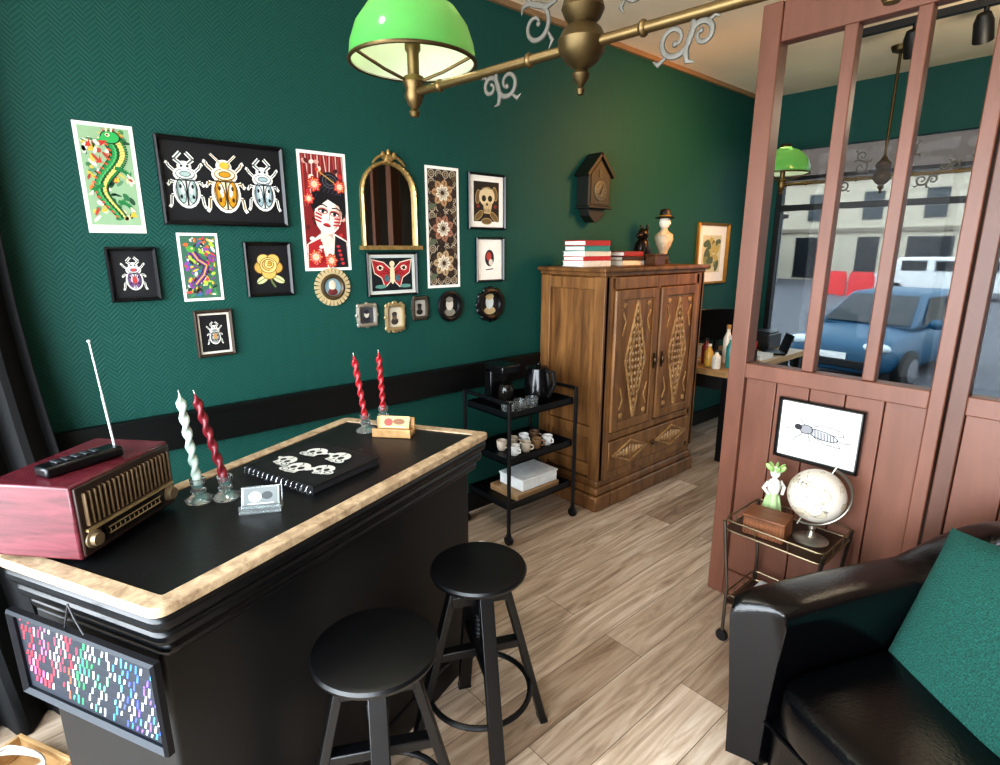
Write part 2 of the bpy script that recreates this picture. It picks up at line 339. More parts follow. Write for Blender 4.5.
def art_dragon(A):
    a=A.a; rnd=random.Random(3); lo=-a+.36; A.lim=.86
    A.rect(-.86,lo-.05,.86,a-.1,'#8fae8a')
    for c in ('#d9d4c2','#3f7f50','#c8c298','#1f4a30','#5a8a68','#c9b24c','#a94535','#2f6f44','#d6d8ca'):
        A.els([(rnd.uniform(-.74,.74),rnd.uniform(lo+.15,a-.25),rnd.uniform(.08,.2),rnd.uniform(.04,.1),rnd.uniform(0,180)) for i in range(12)],c)
    for i in range(9):
        x=rnd.uniform(-.7,.7); y=rnd.uniform(lo+.2,a-.4); A.poly([(x-.1,y),(x-.04,y+.2),(x,y+.1),(x+.05,y+.32),(x+.1,y+.02)],rnd.choice(['#c43a2c','#e0802f','#d8b03a']))
    n=48; P=[(.42*sin(.6+t*6.4)*(1-.25*t),a-.62-(2*a-1.25)*t) for t in [k/n for k in range(n+1)]]
    w=lambda t:(.62-.34*t)
    A.line(P,lambda t:w(t)+.07,'#0d2a1a'); A.line(P,w,'#1d7a40')
    A.line([(x+.13*(1-.5*k/n),y) for k,(x,y) in enumerate(P)],lambda t:.2-.1*t,'#e3cf72'); 
    A.put([[(x+.06,y-.012),(x+.24*(1-.4*k/n),y-.012),(x+.24*(1-.4*k/n),y+.004),(x+.06,y+.004)] for k,(x,y) in enumerate(P) if k%2==0],'#8a6a2a')
    for off,c in((-.2,'#2f9a55'),(-.1,'#57b56a'),(-.02,'#12592b')): A.els([(x+off*(1-.5*k/n)+.02*(k%2),y,.055,.045) for k,(x,y) in enumerate(P)],c,8)
    A.put([[(x-.28*(1-.5*k/n),y+.05),(x-.46*(1-.4*k/n),y+.08),(x-.27*(1-.5*k/n),y-.05)] for k,(x,y) in enumerate(P) if k%3==0],'#d0552f')
    for x,y,g in((.5,.35,1),(-.55,-.35,-1),(.45,-.95,1)):
        A.line([(x-g*.3,y+.1),(x,y),(x+g*.12,y-.14)],.14,'#1d7a40')
        for q in(-.1,0,.1): A.line([(x+g*.1,y-.12),(x+g*.2+q*.5,y-.28-abs(q)*.2)],.035,'#f0e6c8')
    hx_,hy_=P[0][0]-.05,P[0][1]+.12
    for k in range(7): t=k/6*PI; A.poly([(hx_+.2*cos(t),hy_+.2*sin(t)),(hx_+.5*cos(t+.1),hy_+.42*sin(t+.1)),(hx_+.22*cos(t+.35),hy_+.22*sin(t+.35))],'#d8b03a' if k%2 else '#c8402e')
    A.el(hx_,hy_,.34,.26,'#0d2a1a'); A.el(hx_,hy_,.3,.22,'#2fa556'); A.el(hx_-.24,hy_-.1,.24,.13,'#2fa556',20); A.poly([(hx_-.45,hy_-.16),(hx_-.1,hy_-.14),(hx_-.32,hy_-.32)],'#b9302c')
    A.els([(hx_-.08,hy_+.08,.08,.07),(hx_-.4,hy_-.06,.035,.03)],'#f6efb8'); A.el(hx_-.09,hy_+.08,.035,.04,K_); A.line([(hx_+.05,hy_+.2),(hx_+.1,hy_+.4),(hx_+.28,hy_+.46)],.06,'#efe6c4'); A.line([(hx_-.1,hy_+.2),(hx_-.1,hy_+.38),(hx_+.04,hy_+.48)],.05,'#efe6c4')
def art_bugs(A):
    beetle(A,-.65,-.04,.43,'#e2e5e0','#a3bab5',1,K_,'#5a6a68'); beetle(A,-.01,-.03,.5,'#ece0bc','#c98f1c',0,'#4b3410','#8a6420'); beetle(A,.65,-.04,.43,'#e2e6e4','#9db3b8',1,K_,'#56666c')
    A.el(-.01,.31,.08,.06,'#e0b040')
def art_lady(A):
    a=A.a; A.lim=.88; A.rect(-.88,-a+.12,.88,a-.12,'#7e1f22'); rnd=random.Random(8)
    for k in range(14):
        x=-.8+.125*k; A.line([(x,a-.14),(x+.2*sin(k*2),.2)],.045,'#d9bdb2' if k%2 else '#b0443f')
    for c in ('#e9dccf','#c2333a','#3a1a1e','#d8a79a','#5a1a1e'): A.els([(rnd.uniform(-.8,.8),rnd.uniform(-a+.2,a-.25),.11,.08,rnd.uniform(0,180)) for k in range(10)],c)
    A.poly([(-.88,-a+.12),(.88,-a+.12),(.85,-1.1),(.3,-.8),(-.3,-.85),(-.86,-1.25)],'#e0d4c8')
    A.poly([(-.85,-a+.12),(-.05,-a+.12),(-.25,-1.0),(-.8,-1.25)],'#a5262b'); A.poly([(.2,-a+.12),(.86,-a+.12),(.82,-1.15),(.35,-.9)],'#1c1a22')
    A.els([(-.55+.07*k,-a+.3+.16*k,.09,.07) for k in range(5)],'#efe3d6'); A.els([(.62-.04*k,-a+.28+.17*k,.08,.06) for k in range(5)],'#c2333a')
    A.poly([(-.22,-.5),(.22,-.5),(.3,-1.1),(0,-1.4),(-.28,-1.1)],'#e6d2c4'); A.poly([(-.1,-.7),(.22,-.5),(.28,-1.05),(.1,-.9)],'#c9ab9a')
    A.tilt=rad(-13); A.piv=(0,-.6)
    A.el(0,.42,.84,.78,'#131217'); A.el(-.15,1.2,.42,.36,'#131217'); A.el(.55,.75,.32,.4,'#131217')
    for k in range(6): A.line([(-.72+.18*k,.3+.1*k),(-.5+.18*k,.8),(-.2+.1*k,1.12)],.02,'#4e4e5e')
    A.oel(-.15,1.2,.3,.25,.03,'#5a5a6a'); A.oel(-.15,1.2,.18,.14,.025,'#5a5a6a')
    A.el(0,-.08,.58,.76,'#efdfd2',6); A.poly([(.2,.5),(.56,.2),(.52,-.3),(.3,-.65),(.36,-.2)],'#d5b9a8'); A.poly([(.42,.3),(.57,.1),(.5,-.35),(.36,-.6),(.46,-.2)],'#b98d7c')
    A.poly([(-.58,0),(-.6,.75),(.58,.75),(.58,.1),(.36,.36),(-.12,.5)],'#131217')
    for g in(-1,1):
        A.el(g*.25,.02,.22,.12,'#b8544c'); A.el(g*.25,.0,.16,.065,'#f4efe8'); A.el(g*.25,.0,.07,.065,'#131217'); A.line([(g*.08,.03),(g*.26,.08),(g*.44,.02)],.045,'#131217'); A.line([(g*.1,.2),(g*.28,.26),(g*.46,.2)],.05,'#131217')
    A.line([(.03,.0),(.08,-.26),(-.04,-.29)],.03,'#a07c6c'); A.el(0,-.5,.17,.06,'#8f141f'); A.el(0,-.47,.13,.06,'#c2333a'); A.line([(-.14,-.5),(.14,-.5)],.018,'#3a0a10')
    for k in range(3): A.line([(-.54,-.12-.13*k),(-.26,-.17-.13*k)],.065,'#b3202a'); A.line([(.54,-.12-.13*k),(.26,-.17-.13*k)],.065,'#b3202a')
    A.line([(-.8,1.5),(.7,1.05)],.045,'#c9a34a'); A.els([(-.75,1.5,.07,.07),(.7,1.05,.07,.07)],'#d8422f')
    A.tilt=0
    for x,y,s in((-.4,1.05,.32),(.66,1.0,.28),(-.66,.5,.24),(-.55,-a+.55,.34),(.1,-a+.4,.3)): flower(A,x,y,s,['#b81f2a','#e05a58','#f4cfc4'],'#f0d36a')
def art_pattern(A):
    a=A.a; A.lim=.86; A.rect(-.86,-a+.14,.86,a-.14,'#2a221d')
    G=[(-.64+.42*j,-a+.35+(2*a-.7)*i/13) for i in range(14) for j in range(4)]
    for r,c in((.2,'#b5a58e'),(.15,'#3a2d25'),(.1,'#a08d74'),(.05,'#241c18')): A.els([(x,y,r,r) for x,y in G],c,12)
    for y,c in((a*.58,'#b08a64'),(0,'#a0705a'),(-a*.58,'#b39a78')):
        A.el(-.6,y-.6,.32,.14,'#5f6650',40); A.el(.6,y+.6,.32,.14,'#5a4a34',40)
        flower(A,0,y,.92,['#2c211b',c,'#e6d9c2'],'#4a3222')
def art_hand(A):
    A.rect(-.74,-A.a+.26,.74,A.a-.26,'#17140f')
    # a pale skull in profile over dark leaves
    for x,y,r in((-.45,-.6,40),(.45,-.65,-40),(-.5,.2,80),(.5,.35,100),(0,-.85,0)): A.el(x,y,.3,.13,'#6f5a38',r); A.oel(x,y,.3,.13,.03,'#b59a68',r)
    A.el(.02,.22,.46,.42,'#d6c29c'); A.poly([(-.2,-.05),(-.16,-.5),(.22,-.52),(.34,-.05)],'#c9b088'); A.els([(-.16,.14,.13,.14),(.2,.14,.13,.14)],'#17140f'); A.poly([(.02,0),(.1,-.16),(-.06,-.16)],'#17140f')
    for i in range(5): A.line([(-.14+.08*i,-.3),(-.13+.08*i,-.46)],.025,'#3a2c1c')
    A.line([(-.3,.5),(-.05,.62),(.25,.55)],.04,'#8a6f48'); A.els([(-.5,-.2,.1,.08),(.5,-.2,.1,.08)],'#7a2a22')
def art_bug2(A): beetle(A,0,-.08,.82,'#d6d2d8','#7a4a86',1,K_); A.el(0,-.3,.12,.2,'#b5433e'); A.el(0,.24,.12,.08,'#b5433e')
def art_colour(A):
    a=A.a; A.rect(-.86,-a+.14,.86,a-.14,'#3f6a56'); rnd=random.Random(5)
    for rep in range(2):
        for c in ('#3f8f4f','#7a3f86','#d0672e','#e3b23c','#c63c55','#2c6f8f','#e8dfc8','#a9c94a','#26332c','#8a4aa0'):
            A.els([(rnd.uniform(-.72,.72),rnd.uniform(-a+.3,a-.3),rnd.uniform(.08,.2),rnd.uniform(.03,.09),rnd.uniform(0,180)) for i in range(8)],c)
    P=[(-.45,1.0),(-.1,.4),(.3,.1),(.1,-.4),(-.35,-.9)]
    A.line(P,.3,'#2a1838'); A.line(P,.22,'#6a3a86'); A.line(P,.07,'#d9a54a'); A.el(-.4,.95,.22,.17,'#4f9a4a'); A.el(-.34,.99,.05,.05,'#f0e08a')
def art_rose(A):
    A.line([(0,-.1),(.1,-.6),(.28,-.9)],.09,'#6b7b4a'); A.el(-.34,-.5,.32,.16,'#c9cc98',30); A.el(.46,-.5,.32,.16,'#c9cc98',-30); A.line([(-.6,-.64),(-.1,-.36)],.03,'#4a5030'); A.line([(.72,-.64),(.22,-.36)],.03,'#4a5030')
    k='#7a4c14'
    for x,y,r,c in((-.36,.1,.34,'#c9a856'),(.36,.1,.34,'#c09e4c'),(0,-.16,.36,'#cfae5e'),(-.22,.46,.32,'#dcc074'),(.24,.46,.32,'#d2b464'),(0,.2,.42,'#e6cf88')):
        A.el(x,y,r,r*.9,c); A.oel(x,y,r,r*.9,.035,k)
    for q,(r,c) in enumerate(((.32,'#d2b464'),(.23,'#ecd894'),(.14,'#c9a648'))):
        A.el(.02*q,.22+.03*q,r,r*.85,c); A.line([(.02*q+r*cos(t),.22+.03*q+r*.85*sin(t)) for t in [.5+q*1.7+4.4*j/12 for j in range(13)]],.04,k)
    A.line([(-.02,.28),(.06,.34),(.1,.26)],.03,k)
def art_mask(A):
    A.rect(-.84,-A.a+.16,.84,A.a-.16,K_); beetle(A,0,-.08,.7,'#cfd0cb','#8a908c',1); A.el(0,-.2,.13,.2,'#b58a5a')
def art_moth(A):
    A.rect(-.94,-A.a+.06,.94,A.a-.06,'#c8cfcb'); A.rect(-.86,-A.a+.13,.86,A.a-.13,'#14181c')
    for g in(-1,1):
        W=[(0,.14),(g*.35,.44),(g*.84,.54),(g*.74,.05),(g*.45,-.12),(g*.32,-.48),(g*.1,-.28)]
        A.poly(W,'#a8282e'); A.line(W+W[:1],.035,'#e4d2bf'); A.el(g*.5,.24,.14,.1,'#efd9c2'); A.el(g*.5,.24,.07,.06,K_); A.el(g*.24,-.14,.1,.13,'#3f6d74')
        for k in range(4): A.line([(g*.08,.05),(g*(.75-.12*k),.42-.2*k)],.016,'#3a1214')
    A.el(0,0,.1,.36,'#e0cda8'); A.el(0,.38,.11,.11,'#e0cda8'); A.el(-.5,-.44,.24,.07,'#5f8f84'); A.el(.55,-.44,.24,.07,'#5f8f84')
def art_small_red(A):
    A.el(0,.1,.36,.5,'#24242a'); A.el(-.05,.2,.2,.26,'#b4453c'); A.el(.1,-.15,.16,.2,'#d8cfc2'); A.line([(-.3,-.6),(.3,-.55)],.06,'#33333a')
def art_green(A):
    a=A.a; A.rect(-.66,-a+.34,.66,a-.34,'#cfc9a4'); rnd=random.Random(2)
    for i in range(26): A.el(rnd.uniform(-.45,.45),rnd.uniform(-a+.55,a-.55),.22,.12,rnd.choice(['#55603a','#8a8a4a','#2d3222','#b9a85a']),rnd.uniform(0,180))
def art_insect(A):
    k='#1a1a1e'; w=.021
    A.el(.12,-.01,.4,.12,'#a5a5a8',-9); A.oel(.12,-.01,.4,.12,w,k,-9); A.el(-.3,.07,.17,.13,'#85858a'); A.oel(-.3,.07,.17,.13,w,k); A.el(-.51,.1,.1,.085,k)
    for i in range(8): x=-.16+.08*i; A.line([(x,.12-.014*i),(x+.03,-.09-.014*i)],.015,k)
    A.line([(-.2,.15),(.1,.28),(.6,.2),(.64,.06),(.3,.06)],w,k); A.line([(-.1,.14),(.2,.2),(.57,.11)],.013,k); A.line([(-.1,-.09),(.2,-.24),(.6,-.26),(.5,-.13)],w,k); A.line([(0,-.11),(.3,-.22),(.52,-.2)],.013,k)
    for x,dx in((-.38,-.16),(-.24,.06)):
        A.line([(x,-.02),(x+dx*.5,-.15),(x+dx,-.2),(x+dx*1.3-.02,-.32)],w,k)
    A.line([(-.34,.18),(-.44,.3),(-.5,.38)],w,k)
    A.line([(-.56,.14),(-.68,.24),(-.84,.22)],w*.8,k); A.line([(-.57,.08),(-.7,.02),(-.86,.0)],w*.8,k); A.line([(.48,-.06),(.68,-.1),(.84,-.05)],w,k)
def frame_mesh(w,h,fw,fd):
    mb=MB(); L=[(0,0),(0,-fd*.7),(fw*.4,-fd),(fw,-fd*.55),(fw,-.001)]; vs=[]
    for i,y in L:
        for sx,sz in((-1,-1),(1,-1),(1,1),(-1,1)): vs.append((sx*(w/2-i),y,sz*(h/2-i)))
    fs=[]
    for k in range(len(L)-1):
        for j in range(4): l=(j+1)%4; fs.append((k*4+j,k*4+l,k*4+4+l,k*4+4+j))
    mb.add(vs,fs); return mb
WX=-2.56; PYP=2.36
def rect_on(corn,plane):
    if plane=='L':
        p=[Px(u,v,WX) for u,v in corn]; a=[q.y for q in p]
    else:
        p=[Py(u,v,PYP) for u,v in corn]; a=[q.x for q in p]
    l=(a[0]+a[3])/2; r=(a[1]+a[2])/2; t=(p[0].z+p[1].z)/2; b=(p[2].z+p[3].z)/2
    return (l+r)/2,(t+b)/2,r-l,t-b
def picture(corn,label,art,fw=.014,fd=.02,fm=None,bg=W_,plane='L',group=None):
    c,z,w,h=rect_on(corn,plane)
    root=thing('framed_picture',label,'picture',(WX+.001,c,z) if plane=='L' else (c,PYP-.001,z),PI/2 if plane=='L' else 0,group)
    frame_mesh(w,h,fw,fd).build('frame',fm or BLK,root,ang=20)
    A=Art(w-2*fw+.002,h-2*fw+.002,bg); art(A); A.build('print',root,-.002)
    return root
def poster(corn,label,art,bg=W_):
    c,z,w,h=rect_on(corn,'L'); A=Art(w,h,bg); art(A); o=A.build('poster'); o.location=(WX+.0005,c,z); o.rotation_euler=(0,0,PI/2); tag(o,label,'poster'); return o
# ================================================================== SETTING
XR=2.2; YF=-1.3; YB=5.4; ZC=2.9; RZ=-.55
mb=MB(); mb.box(((WX+XR)/2,(YF+YB)/2,-.05),(XR-WX+.2,YB-YF+.2,.1)); struct(mb.build('floor',floor_mat()))
mb=MB(); mb.box((WX-.05,(YF+YB)/2,ZC/2),(.1,YB-YF+.2,ZC)); struct(mb.build('wall_left',GREEN))
mb=MB(); mb.box((XR+.05,(YF+YB)/2,ZC/2),(.1,YB-YF+.2,ZC)); struct(mb.build('wall_right',M('#4e443c',.8)))
mb=MB(); mb.box(((WX+XR)/2,(YF+YB)/2,ZC+.05),(XR-WX+.2,YB-YF+.2,.1)); struct(mb.build('ceiling',M('#f0dcc2',.85,0,.04,3)))
def shopfront(yc,wname,nname,m,muls,zt,zas,zb):
    mb=MB(); mb.box(((WX+XR)/2,yc,(zt+2.9)/2),(XR-WX,.1,2.9-zt)); mb.box(((WX+XR)/2,yc,(zb-.6)/2),(XR-WX,.1,zb+.6)); mb.box((WX+.1,yc,(zb+zt)/2),(.2,.1,zt-zb)); mb.box((XR-.1,yc,(zb+zt)/2),(.2,.1,zt-zb)); struct(mb.build(wname,m))
    w=sempty(nname,(0,yc,0))
    for x in muls:
        mb=MB(); mb.box((x,0,(zb+zt)/2),(.045,.07,zt-zb)); mb.build('window_mullion',BLKM,w)
    for za,th in zas:
        mb=MB(); mb.box(((WX+XR)/2,0,za),(XR-WX-.4,.05,th)); mb.build('window_transom',BLKM,w)
    return w
shopfront(YF-.05,'wall_front','window_1',M('#10201c',.6),(WX+.22,-1.2,.1,1.3,XR-.22),2.5,((2.1,.035),),.35)
w2=shopfront(YB+.05,'wall_back','window_2',GREEN,(WX+.22,-.95,.45,XR-.22),2.44,((1.95,.05),(2.2,.03)),.35)
mb=MB(); mb.add([(WX+.2,0,.35),(XR-.2,0,.35),(XR-.2,0,2.44),(WX+.2,0,2.44)],[(0,1,2,3)]); mb.build('window_pane',pane_mat('dimming_shop_window',(.12,.128,.13),.001),w2)  # dark tint added to dim the street view and the daylight entering here
# trims
mb=MB(); mb.box((WX+.012,2.0,.855),(.024,6.7,.135)); mb.box((WX+.018,2.0,.93),(.036,6.7,.018)); struct(mb.build('trim_1',M('#0a0c0c',.4)))
mb=MB(); mb.box((WX+.01,2.0,.06),(.02,6.7,.12)); struct(mb.build('baseboard_left',M('#0a0c0c',.4)))
mb=MB(); mb.box((WX+.012,2.0,ZC-.015),(.024,6.7,.03)); struct(mb.build('trim_2',M('#8d7050',.5)))
# ------------------------------------------------------------------ glazed partition
wp=sempty('wall_partition',(0,PYP,0))
def pbox(name,x0,x1,z0,z1,y0=0,y1=.06,m=MAHOG,bv=.004):
    b=MB(); b.box(((x0+x1)/2,(y0+y1)/2,(z0+z1)/2),(x1-x0,y1-y0,z1-z0)); return b.build(name,m,wp,bevel=bv)
pbox('post',-1.155,-1.08,0,2.5,-.01,.07)
mulls=[(-.86,-.815),(-.645,-.603)]
for a,b in mulls: pbox('mullion',a,b,1.12,2.36,0,.05)
pbox('post',-.43,-.385,0,2.5,-.012,.07); pbox('post',-.378,-.328,0,2.5,-.004,.06,MAHOGD)
pbox('top_rail',-1.08,-.43,2.36,2.5,0,.06); pbox('top_rail',-.328,XR,2.36,2.5,0,.06)
pbox('transom',-1.08,-.43,1.055,1.12,-.012,.06); pbox('transom',-.328,XR,1.055,1.12,-.008,.06)
pbox('bottom_rail',-1.08,-.43,0,.13,-.008,.06); pbox('bottom_rail',-.328,XR,0,.13,-.008,.06)
for x in(-.11,.12,.36,.6,.66,.9,1.15,1.4,1.65,1.9): pbox('mullion',x,x+.04,1.12,2.36,0,.05)
b=MB()
for x0,x1 in((-1.08,-.43),(-.328,XR)):
    n=max(1,round((x1-x0)/.13)); s=(x1-x0)/n
    for i in range(n): b.box((x0+s*(i+.5),.025,.592),(s-.004,.03,.925))
    b.box(((x0+x1)/2,.045,.592),(x1-x0,.015,.925))
b.build('board_panel',MAHOG,wp,bevel=.003)
PANE=pane_mat('partition_glass',(.96,.98,.98),.003)
for a,b_ in((-1.08,-.86),(-.815,-.645),(-.603,-.43),(-.328,-.11),(-.07,.12),(.16,.36),(.4,.6),(.7,.9),(.94,1.15),(1.19,1.4),(1.44,1.65),(1.69,1.9),(1.94,XR)):
    b=MB(); b.add([(a,.025,1.12),(b_,.025,1.12),(b_,.025,2.36),(a,.025,2.36)],[(0,1,2,3)]); b.build('glass_pane',PANE,wp)
# ================================================================== STREET beyond the back shop window
mb=MB(); mb.box((0,-4,RZ-.05),(60,5.2,.1)); struct(mb.build('pavement_front',M('#9a958c',.85)))
mb=MB(); mb.box((0,6.1,RZ+.02),(60,1.2,.1)); struct(mb.build('pavement',M('#9a958c',.85)))
mb=MB(); mb.box((0,31,RZ-.05),(160,48,.1)); struct(mb.build('road',M('#58565a',.85,0,.15,2)))
bl=thing('building','long cream town building across the street seen through the partition glass','building',(-14,44,RZ),PI)
mb=MB(); mb.box((0,0,3.3),(60,3,6.6)); mb.build('wall',M('#c9bda8',.85),bl)
mb=MB(); mb.prismY([(-30.4,6.6),(30.4,6.6),(29,8.6),(-29,8.6)],-1.8,1.8); mb.build('roof',M('#6a5a50',.8),bl)
mb=MB(); mb.box((0,1.56,3.3),(60,.2,.25)); mb.build('cornice_band',M('#8f8474',.8),bl)
for i in range(18):
    x=-28+i*3.3
    mb=MB(); mb.box((x,1.52,1.5),(2.3 if i%2 else 1.2,.1,2.7)); mb.build('window',M('#22262a',.3),bl)
    mb=MB(); mb.box((x,1.52,4.8),(1.1,.1,1.7)); mb.build('window',M('#343c40',.3),bl)
b2=thing('building','low grey shop building at the left end of the street','building',(-22,36,RZ),PI)
mb=MB(); mb.box((0,0,2.0),(12,4,4)); mb.build('wall',M('#9a9a98',.85),b2)
mb=MB(); mb.box((0,0,4.1),(12.4,4.4,.25)); mb.build('roof',M('#45403c',.8),b2)
for x in(-4,0,4): mb=MB(); mb.box((x,2.02,1.5),(2.6,.1,2.2)); mb.build('window',M('#1c2024',.3),b2)
def car(loc,d,colr,label):
    d=d.normalized()
    root=thing('car',label,'car',loc,math.atan2(-d.y,-d.x))
    BL=M(colr,.5,0,.03,10,0,0,0,.08); DG=M('#05070a',.3); TY=M('#0c0c0d',.8)
    st=[(-2.0,.30,.62,.62),(-1.93,.24,.72,.76),(-1.6,.2,.86,.84),(-1.0,.2,.95,.86),(0,.2,.98,.86),(1.2,.2,1.0,.86),(1.8,.24,.95,.82),(2.0,.32,.82,.7)]
    mb=MB(); vs=[];fs=[];m=12
    for x,zb,zt,wd in st:
        for k in range(m):
            t=2*PI*k/m; pw=lambda q,e=.45:math.copysign(abs(q)**e,q)
            vs.append((x,wd*pw(cos(t)),(zb+zt)/2+(zt-zb)/2*pw(sin(t))))
    for i in range(len(st)-1):
        for k in range(m): l=(k+1)%m; fs.append((i*m+k,i*m+l,(i+1)*m+l,(i+1)*m+k))
    fs+=[list(range(m))[::-1],[(len(st)-1)*m+k for k in range(m)]]
    mb.add(vs,fs); mb.build('body',BL,root,sub=2,ang=80)
    mb=MB(); bt=[(-1.02,-.76,.9),(1.85,-.76,.93),(1.85,.76,.93),(-1.02,.76,.9)]; tp=[(-.25,-.58,1.44),(1.35,-.58,1.46),(1.35,.58,1.46),(-.25,.58,1.44)]
    mb.add(bt+tp,[(3,2,1,0),(4,5,6,7)]+[(i,(i+1)%4,4+(i+1)%4,4+i) for i in range(4)]); mb.build('cabin',BL,root,bevel=.07)
    def q(pts,nm,m=DG): b=MB(); b.add(pts,[(0,1,2,3)]); b.build(nm,m,root)
    q([(-.985,-.66,.97),(-.985,.66,.97),(-.345,.52,1.4),(-.345,-.52,1.4)],'windscreen')
    for g in(-1,1):
        q([(-.7,g*.768,.98),(.35,g*.768,.98),(.35,g*.625,1.38),(-.18,g*.62,1.38)],'side_window'); q([(.45,g*.768,.98),(1.5,g*.768,1.0),(1.2,g*.625,1.39),(.45,g*.625,1.38)],'side_window')
        b=MB(); b.sph((-.72,g*.95,1.0),(.09,.12,.08)); b.build('wing_mirror',BL,root)
        b=MB(); b.sph((-1.84,g*.58,.68),(.14,.2,.085)); b.build('headlight',M('#c0c8cc',.2),root)
        for x in(-1.28,1.3):
            b=MB(); b.M=Matrix.Translation((x,g*.8,.31))@Matrix.Rotation(PI/2,4,'X'); b.lathe([(.0,-.1),(.2,-.1),(.31,-.08),(.31,.08),(.2,.1),(0,.1)],seg=24); w=b.build('wheel',TY,root)
            h=MB(); h.M=Matrix.Translation((x,g*.9,.31))@Matrix.Rotation(PI/2,4,'X'); h.lathe([(0,-.02),(.19,-.02),(.19,.02),(0,.02)],seg=20); h.build('hubcap',CHROME,w)
    b=MB(); b.box((-1.97,0,.4),(.06,1.0,.14)); b.build('grille',DG,root,bevel=.02)
    b=MB(); b.box((-2.0,0,.52),(.02,.46,.1)); b.build('number_plate',WHITE,root)
car((-2.95,11.9,RZ-.04),Vector((-.12,-.99,0)),'#0a4560','teal blue hatchback car parked in the street behind the partition glass')
def van(loc,rz,label):
    root=thing('van',label,'van',loc,rz)
    mb=MB(); mb.prismY([(-2.4,.3),(-2.4,.95),(-2.0,1.15),(-1.45,1.75),(2.4,1.8),(2.4,.3)],-.95,.95); mb.build('body',M('#dcdcda',.3),root,bevel=.08)
    for g in(-1,1):
        for x in(-.9,.3,1.5): b=MB(); b.box((x,g*.96,1.4),(.9,.02,.42)); b.build('side_window',M('#101417',.3),root)
        for x in(-1.5,1.5): b=MB(); b.M=Matrix.Translation((x,g*.86,.33))@Matrix.Rotation(PI/2,4,'X'); b.lathe([(0,-.1),(.33,-.1),(.33,.1),(0,.1)],seg=20); b.build('wheel',M('#0c0c0d',.8),root)
    b=MB(); b.add([(-1.98,-.8,1.2),(-1.98,.8,1.2),(-1.53,.75,1.68),(-1.53,-.75,1.68)],[(0,1,2,3)]); b.build('windscreen',M('#101417',.3),root)
van((-6.1,31.2,RZ),.1,'white van parked across the street behind the blue car')
for i in range(2):
    p=(-9.75+i*1.15,29.4-.1*i,RZ)
    mb=MB(); mb.prismY([(-.5,.05),(.5,.05),(.5,.8),(.42,1.1),(-.42,1.1),(-.5,.8)],-.1,.1); mb.box((-.35,0,.03),(.2,.5,.06)); mb.box((.35,0,.03),(.2,.5,.06))
    o=mb.build('road_barrier',M('#e02228',.4),None,p); tag(o,'red plastic road barrier standing in a row across the street','barrier','red road barriers across the street')
# track lights in the back room
tl=thing('track_light','black ceiling track with two spotlights seen through the partition glass','ceiling light',(-.95,4.2,ZC))
mb=MB(); mb.box((0,0,-.02),(1.0,.04,.04)); mb.build('track',BLKM,tl)
for x in(-.2,.12):
    mb=MB(); mb.tube([(x,0,-.04),(x,0,-.09)],.012); mb.M=Matrix.Translation((x,0,-.14))@Matrix.Rotation(.6,4,'X'); mb.lathe([(.0,.07),(.03,.07),(.045,.03),(.048,-.07),(.04,-.07),(.035,-.02),(0,-.02)],seg=20); h=mb.build('spot_head',BLKM,tl)
    mb=MB(); mb.M=Matrix.Translation((x,0,-.14))@Matrix.Rotation(.6,4,'X'); mb.lathe([(0,-.05),(.03,-.05),(.03,-.045),(0,-.045)],seg=16); mb.build('bulb',M('#ffe2b0',.4,0,0,5,0,0,6),h)
# ================================================================== WALL ART
poster([(68,121),(131,125),(147,233),(92,233)],'unframed poster of a coiling green dragon on white paper, leftmost on the wall',art_dragon)
picture([(151,133),(279,148),(289,227),(165,225)],'wide black frame showing three pale beetles side by side',art_bugs,.016,.024,bg='#121318')
poster([(295,149),(344,154),(352,270),(306,271)],'tall red poster of a dark-haired woman with red face stripes',art_lady)
poster([(423,165),(457,168),(461,288),(429,287)],'tall dark poster of large cream and tan flowers right of the arched mirror',art_pattern)
picture([(466,171),(503,176),(505,230),(468,229)],'black frame with white mount and tan drawing, top right of the wall group',art_hand,.012,.02)
picture([(102,246),(154,248),(163,300),(113,302)],'small black frame with one white and purple beetle, below the dragon poster',art_bug2,.014,.022,bg='#121318')
poster([(175,233),(215,233),(226,300),(185,301)],'small colourful poster of purple, green and orange leaves below the three beetles',art_colour)
picture([(240,241),(287,243),(295,295),(249,297)],'small black frame with a yellow rose on black',art_rose,.014,.022,bg='#121318')
picture([(191,311),(228,309),(238,354),(199,357)],'lowest small black frame with a white beetle on the left of the wall',art_mask,.012,.02,fm=M('#3a2c22',.4),bg='#d9d2c4')
picture([(364,253),(415,252),(417,295),(368,296)],'black frame with a red winged moth below the arched mirror',art_moth,.01,.02,bg='#d9d6cc')
picture([(474,237),(502,238),(503,281),(476,282)],'small black frame with white mount and a small red and black drawing',art_small_red,.011,.02)
picture([(696,223),(727,223),(724,284),(694,284)],'gilt frame with white mount and a green drawing beyond the wooden cabinet',art_green,.022,.03,fm=GOLD)
picture([(778,397),(868,410),(858,473),(777,457)],'black frame with a black ink drawing of an insect on the brown partition',art_insect,.012,.022,bg='#e2e1dc',plane='P')
